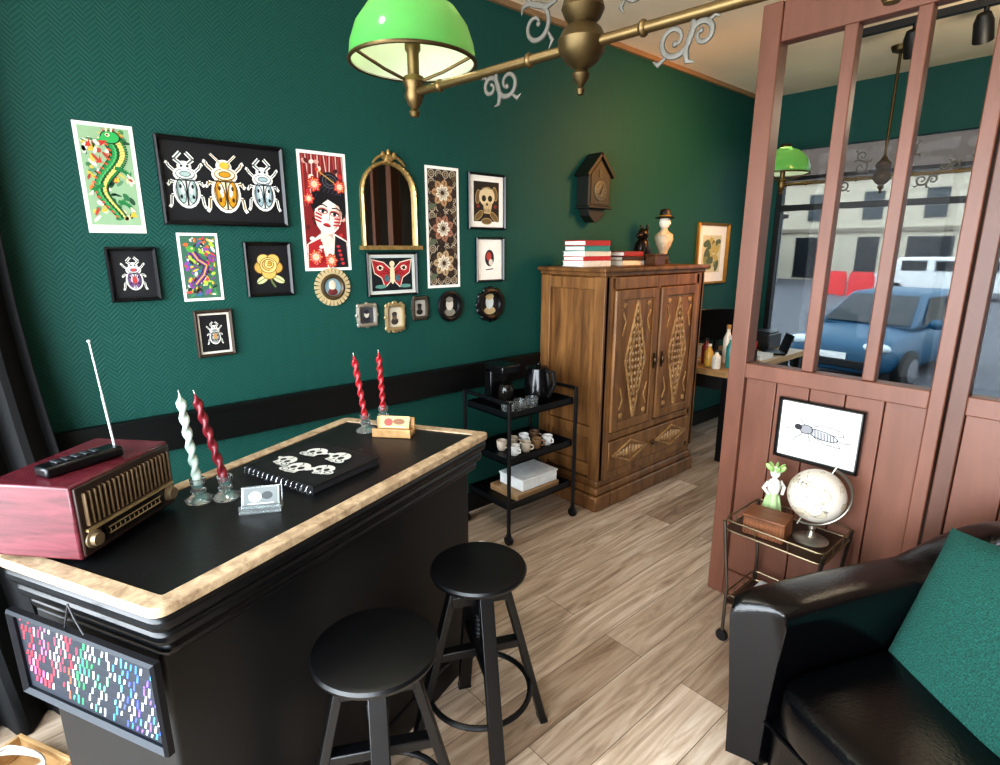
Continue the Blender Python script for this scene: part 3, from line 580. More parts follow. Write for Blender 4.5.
# small ornate frames
def ornate(u,v,w,h,label,shape,fm,bg,c1,c2,bumps=0,crest=False):
    c=Px(u,v,WX); e=abs(Px(u+1,v,WX).y-Px(u,v,WX).y); ez=abs(Px(u,v+1,WX).z-c.z); w*=e; h*=ez
    root=thing('small_frame',label,'picture frame',(WX+.001,c.y,c.z),PI/2)
    mb=MB(); n=32
    if shape=='oval': pts=[(w/2*.86*cos(t),-.009,h/2*.86*sin(t)) for t in [2*PI*k/n for k in range(n)]]
    else:
        pts=[]
        for k in range(n):
            t=2*PI*k/n; pw=lambda x:math.copysign(abs(x)**.35,x); pts.append((w/2*.86*pw(cos(t)),-.009,h/2*.86*pw(sin(t))))
    r=min(w,h)*.1; mb.tube(pts,r,8,0,True)
    if bumps:
        for k in range(bumps):
            i=int(k*n/bumps); p=pts[i]; mb.sph((p[0]*1.08,-.01,p[2]*1.08),(r*1.2,r*.8,r*1.2),0,10,6)
    if crest:
        mb.sph((0,-.01,h/2),(w*.16,.008,h*.1),0,10,6); mb.sph((0,-.01,-h/2),(w*.2,.008,h*.07),0,10,6)
    mb.build('frame',fm,root)
    if shape=='oval':
        B=MB(); B.M=Matrix.Scale(h/w,4,Vector((0,0,1)))@Matrix.Rotation(PI/2,4,'X'); B.lathe([(0,0),(w*.42,0),(w*.42,.004),(0,.004)],seg=24,mi=0)
        B.M=None; s=w/2
        def el(cx,cy,rx,ry,y,mi): B.add([(s*(cx+rx*cos(t)),y,s*(cy+ry*sin(t))) for t in [2*PI*k/16 for k in range(16)]],[list(range(16))],mi)
        el(0,-.5,.5,.36,-.0045,2); el(0,.12,.32,.42,-.0048,1); el(0,.46,.33,.2,-.0051,2)
        B.build('print',[M(bg,.6),M(c1,.6),M(c2,.6)],root)
    else:
        A=Art(w*.78,h*.78,bg,.004); A.el(0,-.5,.5,.4,c2); A.el(0,.1,.32,.42,c1); A.el(0,.38,.36,.25,c2); A.build('print',root,-.001)
    return root
ornate(366,315,20,23,'tiny silver openwork frame at the left end of the lowest row','rect',SILV,'#4a4a4e','#c9c2b4','#2a2a30',8)
ornate(394,317,19,28,'tiny gilt frame with crest, second in the lowest row','rect',M('#b7a37c',.35,.7),'#c9c0ac','#6a5a4a','#3a3430',10,True)
ornate(419,308,16,23,'tiny dark bronze frame with a figure, third in the lowest row','rect',M('#4e463c',.4,.5),'#a9a49a','#3a3632','#1e1c1c',6)
ornate(449,306,23,30,'plain black oval frame with a pale portrait, left of the two black ovals','oval',BLK,'#17171b','#cfcabd','#8b877c',0)
ornate(489,304,25,31,'beaded black oval frame with a pale portrait, nearest the cabinet','oval',BLK,'#1b1b20','#c3d0d0','#b9a982',12)
# sunburst frame
c=Px(332,287,WX); e=abs(Px(333,287,WX).y-c.y); R=18*e
sb=thing('sunburst_frame','round beige sunburst frame with a small portrait below the woman poster','picture frame',(WX+.001,c.y,c.z),PI/2)
mb=MB(); mb.M=Matrix.Rotation(PI/2,4,'X')
for k in range(26):
    a=2*PI*k/26; mb.bar((R*.5*cos(a),R*.5*sin(a),.006),(R*.98*cos(a),R*.98*sin(a),.006),R*.16,.008,0,Vector((0,0,1)))
mb.lathe([(R*.46,.0),(R*.66,.0),(R*.68,.012),(R*.56,.016),(R*.46,.01),(R*.46,0)],seg=32,mi=1)
mb.build('frame',[M('#cdb98f',.45,.2),M('#4a3a24',.4)],sb)
mb=MB(); mb.M=Matrix.Rotation(PI/2,4,'X'); mb.lathe([(0,0),(R*.5,0),(R*.5,.006),(0,.006)],seg=28); mb.M=None
mb.sph((0,-.006,.1*R),(R*.2,.003,R*.26),1,12,8); mb.sph((0,-.005,-.25*R),(R*.3,.003,R*.2),2,12,8)
mb.build('print',[M('#7d98a0',.6),M('#d8c7b0',.6),M('#6a2a2a',.6)],sb)
# arched gilt mirror
yl=Px(360,210,WX).y; yr=Px(415,210,WX).y; zb=Px(388,249,WX).z; zt=Px(386,161,WX).z
mw=yr-yl; mh=zt-zb
am=thing('arched_mirror','gilt arched wall mirror with a crest on top','mirror',(WX+.001,(yl+yr)/2,zb),PI/2)
def arch(i):
    w=mw/2-i; zc=mh-mw/2; pts=[(-w,i),(w,i)]
    for k in range(17): a=PI*k/16; pts.append((w*cos(a),zc+w*sin(a)))
    return pts
mb=MB(); L=[(0,0),(0,-.02),(.008,-.028),(.017,-.018),(.017,-.003)]; vs=[];n=19
for i,y in L: vs+=[(p[0],y,p[1]) for p in arch(i)]
fs=[(k*n+j,k*n+(j+1)%n,k*n+n+(j+1)%n,k*n+n+j) for k in range(len(L)-1) for j in range(n)]
mb.add(vs,fs)
for p in arch(.008)[2:]: mb.sph((p[0],-.026,p[1]),.006,0,8,6)
mb.box((0,-.02,.006),(mw+.03,.04,.02)); mb.build('frame',M('#a88b58',.38,.6,.25,60),am)
mb=MB(); mb.sph((0,-.02,mh+.01),(.026,.012,.024),0,12,8)
for g in(-1,1):
    mb.tube([(g*.02,-.02,mh+.01),(g*.045,-.02,mh+.018),(g*.07,-.02,mh+.002),(g*.09,-.02,mh-.02)],[.01,.008,.007,.004]); mb.sph((g*.03,-.02,mh+.024),(.012,.01,.017),0,10,6)
mb.sph((0,-.02,mh+.036),(.01,.01,.017),0,10,6); mb.build('crest',M('#a88b58',.38,.6,.25,60),am)
mb=MB(); mb.add([(p[0],-.005,p[1]) for p in arch(.016)],[list(range(n))]); mb.build('mirror_glass',M('#b4b5b0',.02,1,0),am)
# cuckoo clock
c=Px(587,207,WX)
ck=thing('cuckoo_clock','dark house-shaped cuckoo clock on the wall above the cabinet','clock',(WX+.001,c.y,c.z),PI/2)
mb=MB(); mb.prismY([(-.11,-.0),(.11,-.0),(.11,.2),(0,.31),(-.11,.2)],-.1,0); mb.build('case',M('#12140d',.5),ck,bevel=.003)
mb=MB(); mb.prismY([(-.09,.012),(.09,.012),(.09,.192),(0,.282),(-.09,.192)],-.105,-.1); fp=mb.build('front_panel',M('#23251b',.5),ck)
mb=MB()
for g in(-1,1): mb.bar((g*.134,-.056,.186),(g*-.004,-.056,.324),.018,.122,0,Vector((0,1,0)))
mb.build('roof',M('#11130c',.45),ck)
mb=MB(); mb.box((0,-.058,-.008),(.236,.118,.016)); mb.prismY([(-.08,-.016),(.08,-.016),(.07,-.06),(.02,-.1),(-.02,-.1),(-.07,-.06)],-.08,0); mb.build('bracket',M('#12140d',.5),ck,bevel=.003)
mb=MB(); mb.M=Matrix.Translation((0,-.105,.095))@Matrix.Rotation(PI/2,4,'X'); mb.lathe([(0,0),(.062,0),(.062,.006),(.054,.008),(0,.006)],seg=28); d=mb.build('dial',M('#4c4f42',.5),ck)
mb=MB()
for k in range(12): a=k*PI/6; mb.bar((.04*sin(a),-.1135,.095+.04*cos(a)),(.05*sin(a),-.1135,.095+.05*cos(a)),.006,.002,0,Vector((0,1,0)))
mb.build('hour_marks',M('#14150f',.5),d)
for p_ in((.018,.032),(-.012,-.024)):
    mb=MB(); mb.bar((0,-.116,.095),(p_[0],-.116,.095+p_[1]),.006,.002,0,Vector((0,1,0))); mb.build('hand',M('#14150f',.5),d)
mb=MB(); mb.box((0,-.107,.2),(.036,.006,.05)); mb.build('cuckoo_door',M('#35362a',.5),ck)
# ================================================================== CABINET
CW,CD,CH=1.09,.52,1.49
cy0=2.555+CW/2
cx0=WX+.025+CD/2
cb=thing('cabinet','tall carved brown wooden cabinet with lozenge doors','cabinet',(cx0,cy0,0),PI/2)
fy=-CD/2
mb=MB(); mb.box((0,.01,.82),(CW-.06,CD-.06,1.24))
for x in(-CW/2+.06,CW/2-.06): mb.box((x,fy+.05,.82),(.085,.09,1.24))
for x in(-CW/2+.025,CW/2-.025):
    for y in(fy+.045,CD/2-.045): mb.box((x,y,.82),(.04,.08,1.24))
    for z in(.26,.5,1.4): mb.box((x,0,z),(.036,CD-.1,.07))
mb.box((0,fy+.03,.465),(CW-.14,.05,.045)); mb.box((0,fy+.03,1.4),(CW-.14,.05,.07)); mb.box((0,fy+.03,.215),(CW-.14,.05,.05)); mb.box((0,fy+.028,.93),(.03,.05,.9))
mb.build('body',OAKM,cb,bevel=.004)
mb=MB(); mb.box((0,0,.05),(CW+.03,CD+.02,.1)); mb.box((0,0,.125),(CW+.0,CD-.005,.05)); mb.box((0,0,.17),(CW-.03,CD-.03,.05)); mb.build('base',OAKD,cb,bevel=.012)
mb=MB(); mb.box((0,0,1.455),(CW+.0,CD,.03)); mb.box((0,-.008,1.477),(CW+.05,CD+.02,.026)); mb.build('cornice',OAKD,cb,bevel=.008)
def lozenge(b,cx,cz,hw,hh,y):
    for s in(1.0,.62):
        P=[(cx-hw*s,cz),(cx,cz-hh*s),(cx+hw*s,cz),(cx,cz+hh*s)]
        for i in range(4): b.bar((P[i][0],y,P[i][1]),(P[(i+1)%4][0],y,P[(i+1)%4][1]),.008,.016,0,Vector((0,1,0)))
    for i in range(17):
        for j in range(7):
            a=(i-8)/8.6; t=(j-3)/3.4
            if abs(a)+abs(t)<.95: b.sph((cx+t*hw,y-.004,cz+a*hh),(hw*.1,.008,hh*.04),0,8,5)
dw=(CW-.19-.03)/2
d=MB(); d.box((0,fy+.01,.34),(2*dw+.024,.03,.19)); dr=d.build('drawer',OAKM,cb,bevel=.006)
for g in(-1,1):
    dx=g*(dw/2+.0155)
    d=MB(); d.box((dx,fy+.012,.93),(dw-.004,.03,.86)); h_=dw/2-.002
    k=len(d.v); d.ring([(dx-h_,.5),(dx+h_,.5),(dx+h_,1.36),(dx-h_,1.36)],[(dx-h_+.055,.555),(dx+h_-.055,.555),(dx+h_-.055,1.305),(dx-h_+.055,1.305)],0,.012)
    for i in range(k,len(d.v)): x,y,z=d.v[i]; d.v[i]=(x,fy-.003-z,y)
    do=d.build('door',OAKM,cb,bevel=.004)
    e=MB(); lozenge(e,dx,.93,.1,.365,fy-.008)
    for sx in(-1,1):
        for sz in(-1,1):
            e.sph((dx+sx*.12,fy-.006,.93+sz*.34),(.022,.008,.018),0,8,5)
            e.tube([(dx+sx*.14,fy-.006,.93+sz*.16),(dx+sx*.11,fy-.006,.93+sz*.24),(dx+sx*.14,fy-.006,.93+sz*.3)],.006,6)
    e.build('carving',OAKL,do)
    e=MB(); e.sph((dx-g*.19,fy-.022,.9),(.01,.014,.03),0,10,8); e.box((dx-g*.19,fy-.016,.9),(.02,.006,.1)); e.build('handle',M('#3a2a18',.35,.7),do)
    e=MB(); P=[(dx-.18,.34),(dx,.27),(dx+.18,.34),(dx,.41)]
    for i in range(4): e.bar((P[i][0],fy-.008,P[i][1]),(P[(i+1)%4][0],fy-.008,P[(i+1)%4][1]),.01,.014,0,Vector((0,1,0)))
    for i in range(9): e.sph((dx+(i-4)*.033,fy-.008,.34),(.015,.01,.04-abs(i-4)*.007),0,8,6)
    e.build('carving',OAKL,dr)
e=MB(); e.sph((0,fy-.02,.34),(.012,.012,.018),0,12,8); e.build('knob',M('#3a2a18',.35,.7),dr)
# things on the cabinet
zt_=CH+.001
def book(name,u,z,w,d,h,cov,label,cat='book',x=-2.3,rz=0,group=None):
    y=Px(u,250,x).y
    mb=MB(); mb.box((0,0,h*.08),(d,w,h*.16),0); mb.box((0,0,h*.92),(d,w,h*.16),0); mb.box((d/2-.002,0,h/2),(.004,w,h),0); mb.box((-.003,0,h/2),(d-.012,w-.01,h*.7),1)
    o=mb.build(name,[M(cov,.5),PAPER],None,(x,y,z),bevel=.0015,rz=rz); tag(o,label,cat,group); return h
z=zt_; G='books piled on the cabinet'
for cov,h,w,l in(('#e0dcd2',.034,.25,'white book at the bottom of the left pile on the cabinet'),('#b3262b',.026,.24,'red book second from bottom in the left pile'),('#d9d5c9',.028,.25,'cream book in the middle of the left pile'),('#2f8078',.032,.22,'teal box in the upper part of the left pile'),('#a82a2c',.03,.23,'red book topmost of the left pile on the cabinet')):
    z+=book('book',587,z,w,.17,h,cov,l,rz=random.uniform(-.06,.06),group=G)+.0008
z=zt_
for cov,h,w,l in(('#dcd5c2',.03,.22,'cream book at the bottom of the right pile on the cabinet'),('#3a2a22',.026,.2,'dark brown book in the middle of the right pile'),('#8f2a28',.03,.2,'dark red book topmost of the right pile')):
    z+=book('book',624,z,w,.16,h,cov,l,rz=random.uniform(-.1,.1),group=G)+.0008
y=Px(643,250,-2.33).y
st_=thing('statuette','dark bronze seated animal statuette on the cabinet behind the books','statuette',(-2.33,y,zt_))
mb=MB(); mb.box((0,0,.012),(.1,.13,.024)); mb.build('base',M('#14100c',.35),st_,bevel=.003)
mb=MB(); mb.sph((0,-.01,.1),(.05,.055,.085)); mb.sph((.0,.03,.07),(.045,.05,.05)); mb.sph((.01,-.02,.2),(.036,.045,.04)); mb.sph((.01,-.06,.19),(.02,.035,.02))
for g in(-1,1): mb.tube([(g*.025,-.03,.14),(g*.03,-.05,.07),(g*.03,-.055,.026)],[.018,.015,.016]); mb.sph((g*.025,0,.245),(.011,.009,.02),0,8,6)
mb.build('body',M('#1e150c',.3,.5),st_)
y=Px(652,250,-2.2).y
mb=MB(); mb.box((0,0,.03),(.08,.11,.06)); mb.box((0,0,.066),(.086,.116,.012)); o=mb.build('trinket_box',M('#4a2d14',.4,0,.3,40),None,(-2.17,y,zt_),bevel=.003); tag(o,'small brown trinket box in front of the figurines on the cabinet','box')
y=Px(663,250,-2.33).y
fg=thing('figurine','pale painted bust figurine with a black hat on the cabinet','figurine',(-2.33,y,zt_))
mb=MB(); mb.lathe([(0,0),(.055,0),(.055,.02),(.045,.03),(.04,.06),(.05,.065),(0,.066)],seg=20); mb.build('base',M('#4a3820',.35,.5),fg)
mb=MB(); mb.lathe([(0,.066),(.03,.068),(.034,.09),(.05,.12),(.066,.17),(.062,.2),(.03,.225),(.022,.24),(.022,.255),(0,.256)],seg=22); mb.build('chest',M('#b9ab90',.5,0,.3,40),fg)
mb=MB(); mb.sph((0,0,.285),(.04,.036,.046)); mb.sph((.041,0,.28),(.009,.008,.012)); mb.build('head',M('#e2d6c2',.5),fg)
mb=MB(); mb.lathe([(0,.312),(.066,.312),(.07,.318),(.04,.326),(.038,.36),(.026,.376),(0,.38)],seg=24); mb.build('hat',M('#14110f',.5),fg)
mb=MB(); mb.tube([(.039*cos(t),.039*sin(t),.33) for t in [2*PI*k/20 for k in range(20)]],.005,6,0,True); mb.build('hat_band',M('#b08a3c',.35,.6),fg)
# ================================================================== BLACK SERVING CART
cxf=-2.08; y0,y1=1.885,2.41; cxb=-2.46; HZ=.815
sc=thing('serving_cart','black metal three tier serving cart beside the cabinet','cart',((cxf+cxb)/2,(y0+y1)/2,0))
hx_,hy_=(cxf-cxb)/2,(y1-y0)/2
for i in(-1,1):
    for j in(-1,1):
        mb=MB(); mb.tube([(i*hx_,j*hy_,.055),(i*hx_,j*hy_,HZ)],.011); mb.build('post',BLKMET,sc)
        mb=MB(); mb.M=Matrix.Translation((i*hx_,j*hy_,.028))@Matrix.Rotation(PI/2,4,'X'); mb.lathe([(0,-.012),(.026,-.012),(.028,-.006),(.028,.006),(.026,.012),(0,.012)],seg=16); mb.M=None; mb.box((i*hx_,j*hy_,.05),(.02,.02,.03)); mb.build('caster',BLKMET,sc)
TZ=(.2,.46,.72)
for z in TZ:
    mb=MB(); mb.box((0,0,z),(2*hx_-.024,2*hy_-.024,.006)); mb.ring([(-hx_+.012,-hy_+.012),(hx_-.012,-hy_+.012),(hx_-.012,hy_-.012),(-hx_+.012,hy_-.012)],[(-hx_+.016,-hy_+.016),(hx_-.016,-hy_+.016),(hx_-.016,hy_-.016),(-hx_+.016,hy_-.016)],z-.004,z+.035); mb.build('tray',BLKMET,sc)
for j in(-1,1):
    mb=MB(); mb.tube([(-hx_,j*hy_,HZ-.005),(hx_,j*hy_,HZ-.005)],.01); mb.build('handle',BLKMET,sc)
zt1=TZ[2]+.004; X0=(cxf+cxb)/2; Y0=(y0+y1)/2
kt=thing('kettle','black electric kettle on the top tier of the serving cart','kettle',(X0+.02,Y0+.12,zt1))
mb=MB(); mb.lathe([(0,0),(.085,0),(.088,.02),(.08,.12),(.062,.2),(.05,.21),(0,.215)],seg=28); mb.sph((0,0,.222),(.015,.015,.012)); mb.build('body',M('#0a0a0c',.18),kt)
mb=MB(); mb.tube([(.06,0,.19),(.12,0,.19),(.13,0,.12),(.085,0,.04)],.011); mb.build('handle',BLKM,kt)
mb=MB(); mb.tube([(-.06,0,.15),(-.1,0,.19)],[.022,.012]); mb.build('spout',BLKM,kt)
cm=thing('coffee_maker','small black coffee maker at the back of the cart top','coffee maker',(X0-.08,Y0-.07,zt1))
mb=MB(); mb.box((0,0,.015),(.16,.14,.03)); mb.box((-.05,0,.12),(.06,.14,.18)); mb.box((0,0,.21),(.16,.14,.05)); mb.build('body',M('#0c0c0e',.25),cm,bevel=.008)
mb=MB(); mb.lathe([(.04,.032),(.05,.05),(.045,.1),(.035,.12)],c=(.03,0,0),seg=20); mb.build('jug',M('#2a2622',.08,0,0,9,0,.5),cm)
def mug(loc,rz,colr,label,g,glass=False,s=1):
    r=thing('glass' if glass else 'cup',label,'glass' if glass else 'cup',loc,rz,g)
    mb=MB(); mb.lathe([(a*s,b*s) for a,b in [(0,0),(.026,0),(.034,.02),(.038,.07),(.034,.07),(.03,.02),(0,.008)]],seg=20); mb.build('bowl',GLASS if glass else M(colr,.3),r)
    if not glass:
        mb=MB(); mb.tube([(0,.034*s,.056*s),(0,.056*s,.054*s),(0,.058*s,.03*s),(0,.033*s,.02*s)],.0042,8); mb.build('handle',M(colr,.3),r)
for i,(dx,dy) in enumerate(((.12,-.21),(.12,-.12),(.12,-.03))): mug((X0+dx,Y0+dy,zt1),0,'','clear drinking glass on the top tier of the serving cart','glasses on the cart top',True)
zt2=TZ[1]+.004; cc=['#e0dcd4','#c9b9a4','#8a6a4c','#e6e3dd','#d2c2b0','#b7a48e','#efece6','#6e5440']
lb=['white cup at the front left of the cart middle tier','beige cup in the front row of the middle tier','brown cup between pale ones on the middle tier','bright white cup in the front right of the middle tier','pale tan cup at the back left of the middle tier','grey tan cup in the back row of the middle tier','ivory cup in the back row of the middle tier','dark brown cup at the back right of the middle tier']
for i in range(8): mug((X0+.08-.11*(i//4),Y0-.12+.088*(i%4),zt2),-PI/2+.3*(i%3),cc[i],lb[i],'cups on the cart middle tier',False,.82)
zt3=TZ[0]+.004
mb=MB(); mb.box((0,0,.03),(.2,.28,.06)); mb.box((0,0,.064),(.21,.29,.012)); o=mb.build('box',[M('#e6e6e4',.6)],None,(X0+.03,Y0+.04,zt3+.042),bevel=.004); tag(o,'white lidded box on the bottom tier of the serving cart','box')
mb=MB(); mb.box((0,0,.02),(.24,.34,.04)); o=mb.build('wooden_board',[wood('board_wood','#8a6a48','#b3916a',(8,2,8))],None,(X0+.02,Y0+.02,zt3),bevel=.004); tag(o,'brown wooden board under the white box on the cart','board')
mb=MB(); mb.tube([(cxf-.08+.05*sin(k*.8),1.60+.013*k,.006) for k in range(18)],.005,6); o=mb.build('cable',M('#d8d8d4',.5)); tag(o,'white cable lying on the floor beside the serving cart','cable')
# ================================================================== DESK BEHIND
dk=thing('desk','desk with light wooden top beyond the cabinet','desk',(-2.22,4.6,0))
mb=MB(); mb.box((0,0,.69),(.62,1.4,.05)); mb.build('desk_top',wood('desk_wood','#8a6a44','#c09a68',(10,2,10)),dk,bevel=.004)
for i in(-1,1):
    for j in(-1,1): mb=MB(); mb.box((i*.27,j*.64,.3325),(.05,.05,.665)); mb.build('leg',BLKMET,dk)
mb=MB(); mb.box((-.02,0,.6),(.46,1.2,.12)); mb.build('drawer_box',M('#15130f',.5),dk)
zd=.716
mo=thing('monitor','small black computer monitor on the desk beyond the cabinet','monitor',(-2.33,4.5,zd),-.5)
mb=MB(); mb.box((0,0,.008),(.14,.18,.016)); mb.box((-.02,0,.08),(.025,.04,.16)); mb.build('stand',BLKM,mo,bevel=.004)
mb=MB(); mb.box((.01,0,.26),(.024,.4,.26)); mb.build('screen',M('#0a0a0c',.2),mo,bevel=.005)
def bottle(x,y,colr,cap,h,label):
    r=thing('bottle',label,'bottle',(x,y,zd))
    mb=MB(); mb.lathe([(0,0),(.03,0),(.033,.01),(.033,h*.65),(.014,h*.82),(.014,h*.9),(0,h*.9)],seg=18); mb.build('body',M(colr,.3),r)
    mb=MB(); mb.lathe([(0,h*.9),(.017,h*.9),(.017,h),(0,h)],seg=14); mb.build('cap',M(cap,.4),r)
bottle(-1.99,4.06,'#2f7d7a','#e0e0dc',.24,'teal spray bottle standing on the desk')
bottle(-2.04,3.95,'#d8d4c8','#1a1a1c',.14,'short white bottle standing on the desk')
bottle(-2.1,4.22,'#e4e0d4','#b98a4a',.3,'tall white bottle with brown cap on the desk')
bottle(-1.98,4.2,'#1a1a1e','#2a2a2e',.19,'black ink bottle standing on the desk')
bottle(-2.2,4.08,'#7a2a24','#1a1a1c',.2,'dark red bottle standing on the desk')
bottle(-2.13,4.0,'#c9a24a','#e8e4da',.17,'small yellow bottle standing on the desk')
mb=MB(); mb.box((0,0,.012),(.16,.16,.024)); o=mb.build('notebook',M('#d9d6cc',.6),None,(-2.4,4.0,zd),rz=.2); tag(o,'white notebook lying on the near end of the desk','notebook')
mb=MB(); mb.box((0,0,.05),(.16,.2,.1)); mb.box((0,0,.104),(.166,.206,.01)); o=mb.build('storage_box',M('#8a8478',.6),None,(-2.42,4.22,zd),bevel=.003); tag(o,'grey lidded storage box at the back of the desk','box')
mb=MB(); mb.box((0,0,.07),(.24,.26,.14)); mb.box((.02,0,.15),(.18,.2,.02)); o=mb.build('printer',M('#2b2c30',.4),None,(-2.24,5.14,zd),bevel=.01); tag(o,'dark grey printer at the far end of the desk','printer')
mb=MB(); mb.box((0,0,.02),(.2,.2,.04)); o=mb.build('paper_stack',M('#dddcd6',.7),None,(-2.04,4.6,zd)); tag(o,'stack of white paper on the desk behind the partition glass','papers')
pc_=thing('pen_cup','black pen cup with pencils on the desk','pen cup',(-1.98,4.4,zd))
mb=MB(); mb.lathe([(0,0),(.035,0),(.037,.1),(.033,.1),(.032,.01),(0,.01)],seg=18); mb.build('cup',BLKM,pc_)
for k,cc_ in enumerate(('#c23a2a','#d8b13c','#2a6a8a','#e0ddd2')): mb=MB(); mb.tube([(.01*cos(k*1.6),.01*sin(k*1.6),.012),(.03*cos(k*1.6),.03*sin(k*1.6),.17)],.004,6); mb.build('pencil',M(cc_,.5),pc_)
lt=thing('laptop','open black laptop on the desk behind the partition glass','laptop',(-2.04,4.93,zd),-.9)
mb=MB(); mb.box((0,0,.008),(.22,.15,.016)); mb.build('keyboard_base',M('#141417',.4),lt,bevel=.003)
mb=MB(); mb.M=Matrix.Translation((0,.078,.012))@Matrix.Rotation(-.3,4,'X'); mb.box((0,0,.08),(.22,.008,.16)); mb.build('screen',M('#0c0c0f',.25),lt,bevel=.002)
# ================================================================== BAR COUNTER
HC=.95
Q=[Pz(155,612,HC),Pz(490,432,HC),Pz(345,417,HC),Pz(-8,556,HC)]; Q=[Vector((p.x,p.y)) for p in Q]
cen=sum(Q,Vector((0,0)))/4; Ql=[p-cen for p in Q]
bc=thing('bar_counter','black bar counter with pale worn wooden edge','counter',(cen.x,cen.y,0))
out=roundp(Ql,.03); inn=roundp(inset(Ql,.042),.006)
mb=MB(); mb.ring(out,inn,HC-.022,HC); mb.build('top_edge',TRIMW,bc,bevel=.003)
mb=MB(); mb.prism(roundp(inset(Ql,.0425),.006),HC-.022,HC-.004); mb.build('top_inset',M('#0b0d0f',.38,0,.2,60,.15),bc)
mb=MB(); mb.prism(roundp(inset(Ql,.004),.03),HC-.062,HC-.023); mb.prism(roundp(inset(Ql,.014),.03),HC-.1,HC-.063); mb.prism(roundp(inset(Ql,.028),.025),HC-.135,HC-.101); mb.build('moulding',M('#090b0e',.34),bc,bevel=.014)
IN=inset(Ql,[.06,.04,.04,.035])
mb=MB(); mb.prism(roundp(IN,.012),.1,HC-.136); mb.build('body',M('#06080b',.48),bc,bevel=.004)
mb=MB(); mb.prism(inset(Ql,[.052,.03,.03,.025]),0,.1); mb.build('plinth',M('#07090c',.45),bc,bevel=.006)
LD=(Q[1]-Q[0]).normalized()
# hanging display panel on the near end
e2=(Q[0]-Q[3]).normalized(); nO=Vector((e2.y,-e2.x,0))
if nO.dot(Vector((LD.x,LD.y,0)))>0: nO=-nO
pp=Vector((Q[0].x,Q[0].y,0))+nO*.022
cs=[Pp(u,v,pp,nO) for u,v in((5,603),(150,657),(185,757),(40,690))]
ce=sum(cs,Vector())/4; X=((cs[1]-cs[0])+(cs[2]-cs[3]))/2; dn=((cs[3]-cs[0])+(cs[2]-cs[1]))/2
pw=X.length; Xn=X.normalized(); Yn=-nO; Zn=Xn.cross(Yn).normalized(); ph=abs(dn.dot(Zn))
dp=thing('display_panel','dark framed panel of glowing coloured dashes hanging on the counter end','display panel')
dp.matrix_world=Matrix(((Xn.x,Yn.x,Zn.x,ce.x),(Xn.y,Yn.y,Zn.y,ce.y),(Xn.z,Yn.z,Zn.z,ce.z),(0,0,0,1)))
frame_mesh(pw,ph,.012,.018).build('frame',M('#16191f',.4,.4),dp)
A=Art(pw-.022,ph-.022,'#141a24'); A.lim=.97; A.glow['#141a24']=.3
bands=[['#d81f30','#e0345a','#c81c28'],['#e85a9a','#f0a0c0','#d82a50'],['#f4f0ec','#f0b0b8','#e03040'],['#e04a2c','#f4f0ec','#d8283a'],['#2fae6a','#f4f0ec','#1f8a50'],['#4fd08a','#9fe8c0','#f4f4f0'],['#f4f4f4','#3a9ad8','#6ac0e8'],['#2f6fd0','#3a4ac8','#e8eef8'],['#6a4ad0','#3a8ae0','#d8d8f4'],['#3ab0e8','#f0f4f8','#2f58c8']]
rows=8; a_=A.a; ncol=30
A.k+=1
for r in range(rows):
    for i in range(ncol):
        q_=random.Random(r*60+i); x=-.93+1.86*i/(ncol-1); t=i/ncol*.86+r/rows*.14
        zz=a_*(.8-1.6*r/(rows-1))-.05*x
        if q_.random()<.26: continue
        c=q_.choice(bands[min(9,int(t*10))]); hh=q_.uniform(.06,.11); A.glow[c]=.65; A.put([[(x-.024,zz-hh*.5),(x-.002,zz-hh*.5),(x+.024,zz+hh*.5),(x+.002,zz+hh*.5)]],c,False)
A.k+=1
for r in range(rows): zz=a_*(.8-1.6*r/(rows-1))-.07; A.put([[(-.96,zz+.044),(.96,zz-.052),(.96,zz-.044),(-.96,zz+.052)]],'#2c3542',False)
A.build('lit_face',dp,-.003)
mb=MB()
mb.tube([(-pw*.1,-.004,ph/2-.004),(-pw*.06,-.006,ph/2+.03),(-pw*.03,-.006,ph/2+.06)],.0022,6); mb.tube([(pw*.04,-.004,ph/2-.004),(0,-.006,ph/2+.03),(-pw*.03,-.006,ph/2+.06)],.0022,6); mb.build('cord',M('#2c2c30',.5),dp)
# ---- radio
zc=HC+.0015
a0=Pz(80,568,HC); b0=Pz(172,508,HC); fd=(b0-a0); rw=fd.length+.01; fd.normalize(); dd=Vector((fd.y,-fd.x,0))
if dd.dot(Vector((-.7,-.7,0)))<0: dd=-dd
rdp=.2; rh=.17
rc=a0+fd*(rw/2+.01)+dd*(rdp/2+.002)
rd=thing('radio','vintage wooden radio with burgundy sides on the counter','radio',(rc.x,rc.y,zc),math.atan2(fd.y,fd.x))
fl=-1 if Vector((-sin(rd.rotation_euler.z),cos(rd.rotation_euler.z),0)).dot(dd)>0 else 1
FY=fl*rdp/2
mb=MB(); mb.box((0,0,rh/2+.006),(rw,rdp,rh-.004)); mb.build('case',RADW,rd,bevel=.005)
mb=MB(); mb.box((0,FY+fl*.002,rh/2+.006),(rw-.012,.008,rh-.016)); mb.build('front_panel',M('#2e1f17',.4),rd,bevel=.003)
mb=MB(); n=20
for i in range(n): mb.box((-rw/2+.022+(rw-.044)*i/(n-1),FY+fl*.009,rh*.68),((rw-.05)/n*.4,.01,rh*.44),0)
mb.build('grille',M('#6a563f',.45,.2),rd,bevel=.002)
mb=MB(); mb.box((0,FY+fl*.008,rh*.27),(rw*.62,.008,rh*.22)); ds=mb.build('dial_scale',M('#17120e',.1),rd)
mb=MB()
for i in range(2): mb.box((0,FY+fl*.0125,rh*.23+i*.014),(rw*.55,.001,.003))
for i in range(12): mb.box((-rw*.26+rw*.52*i/11,FY+fl*.0125,rh*.265),(.002,.001,.008))
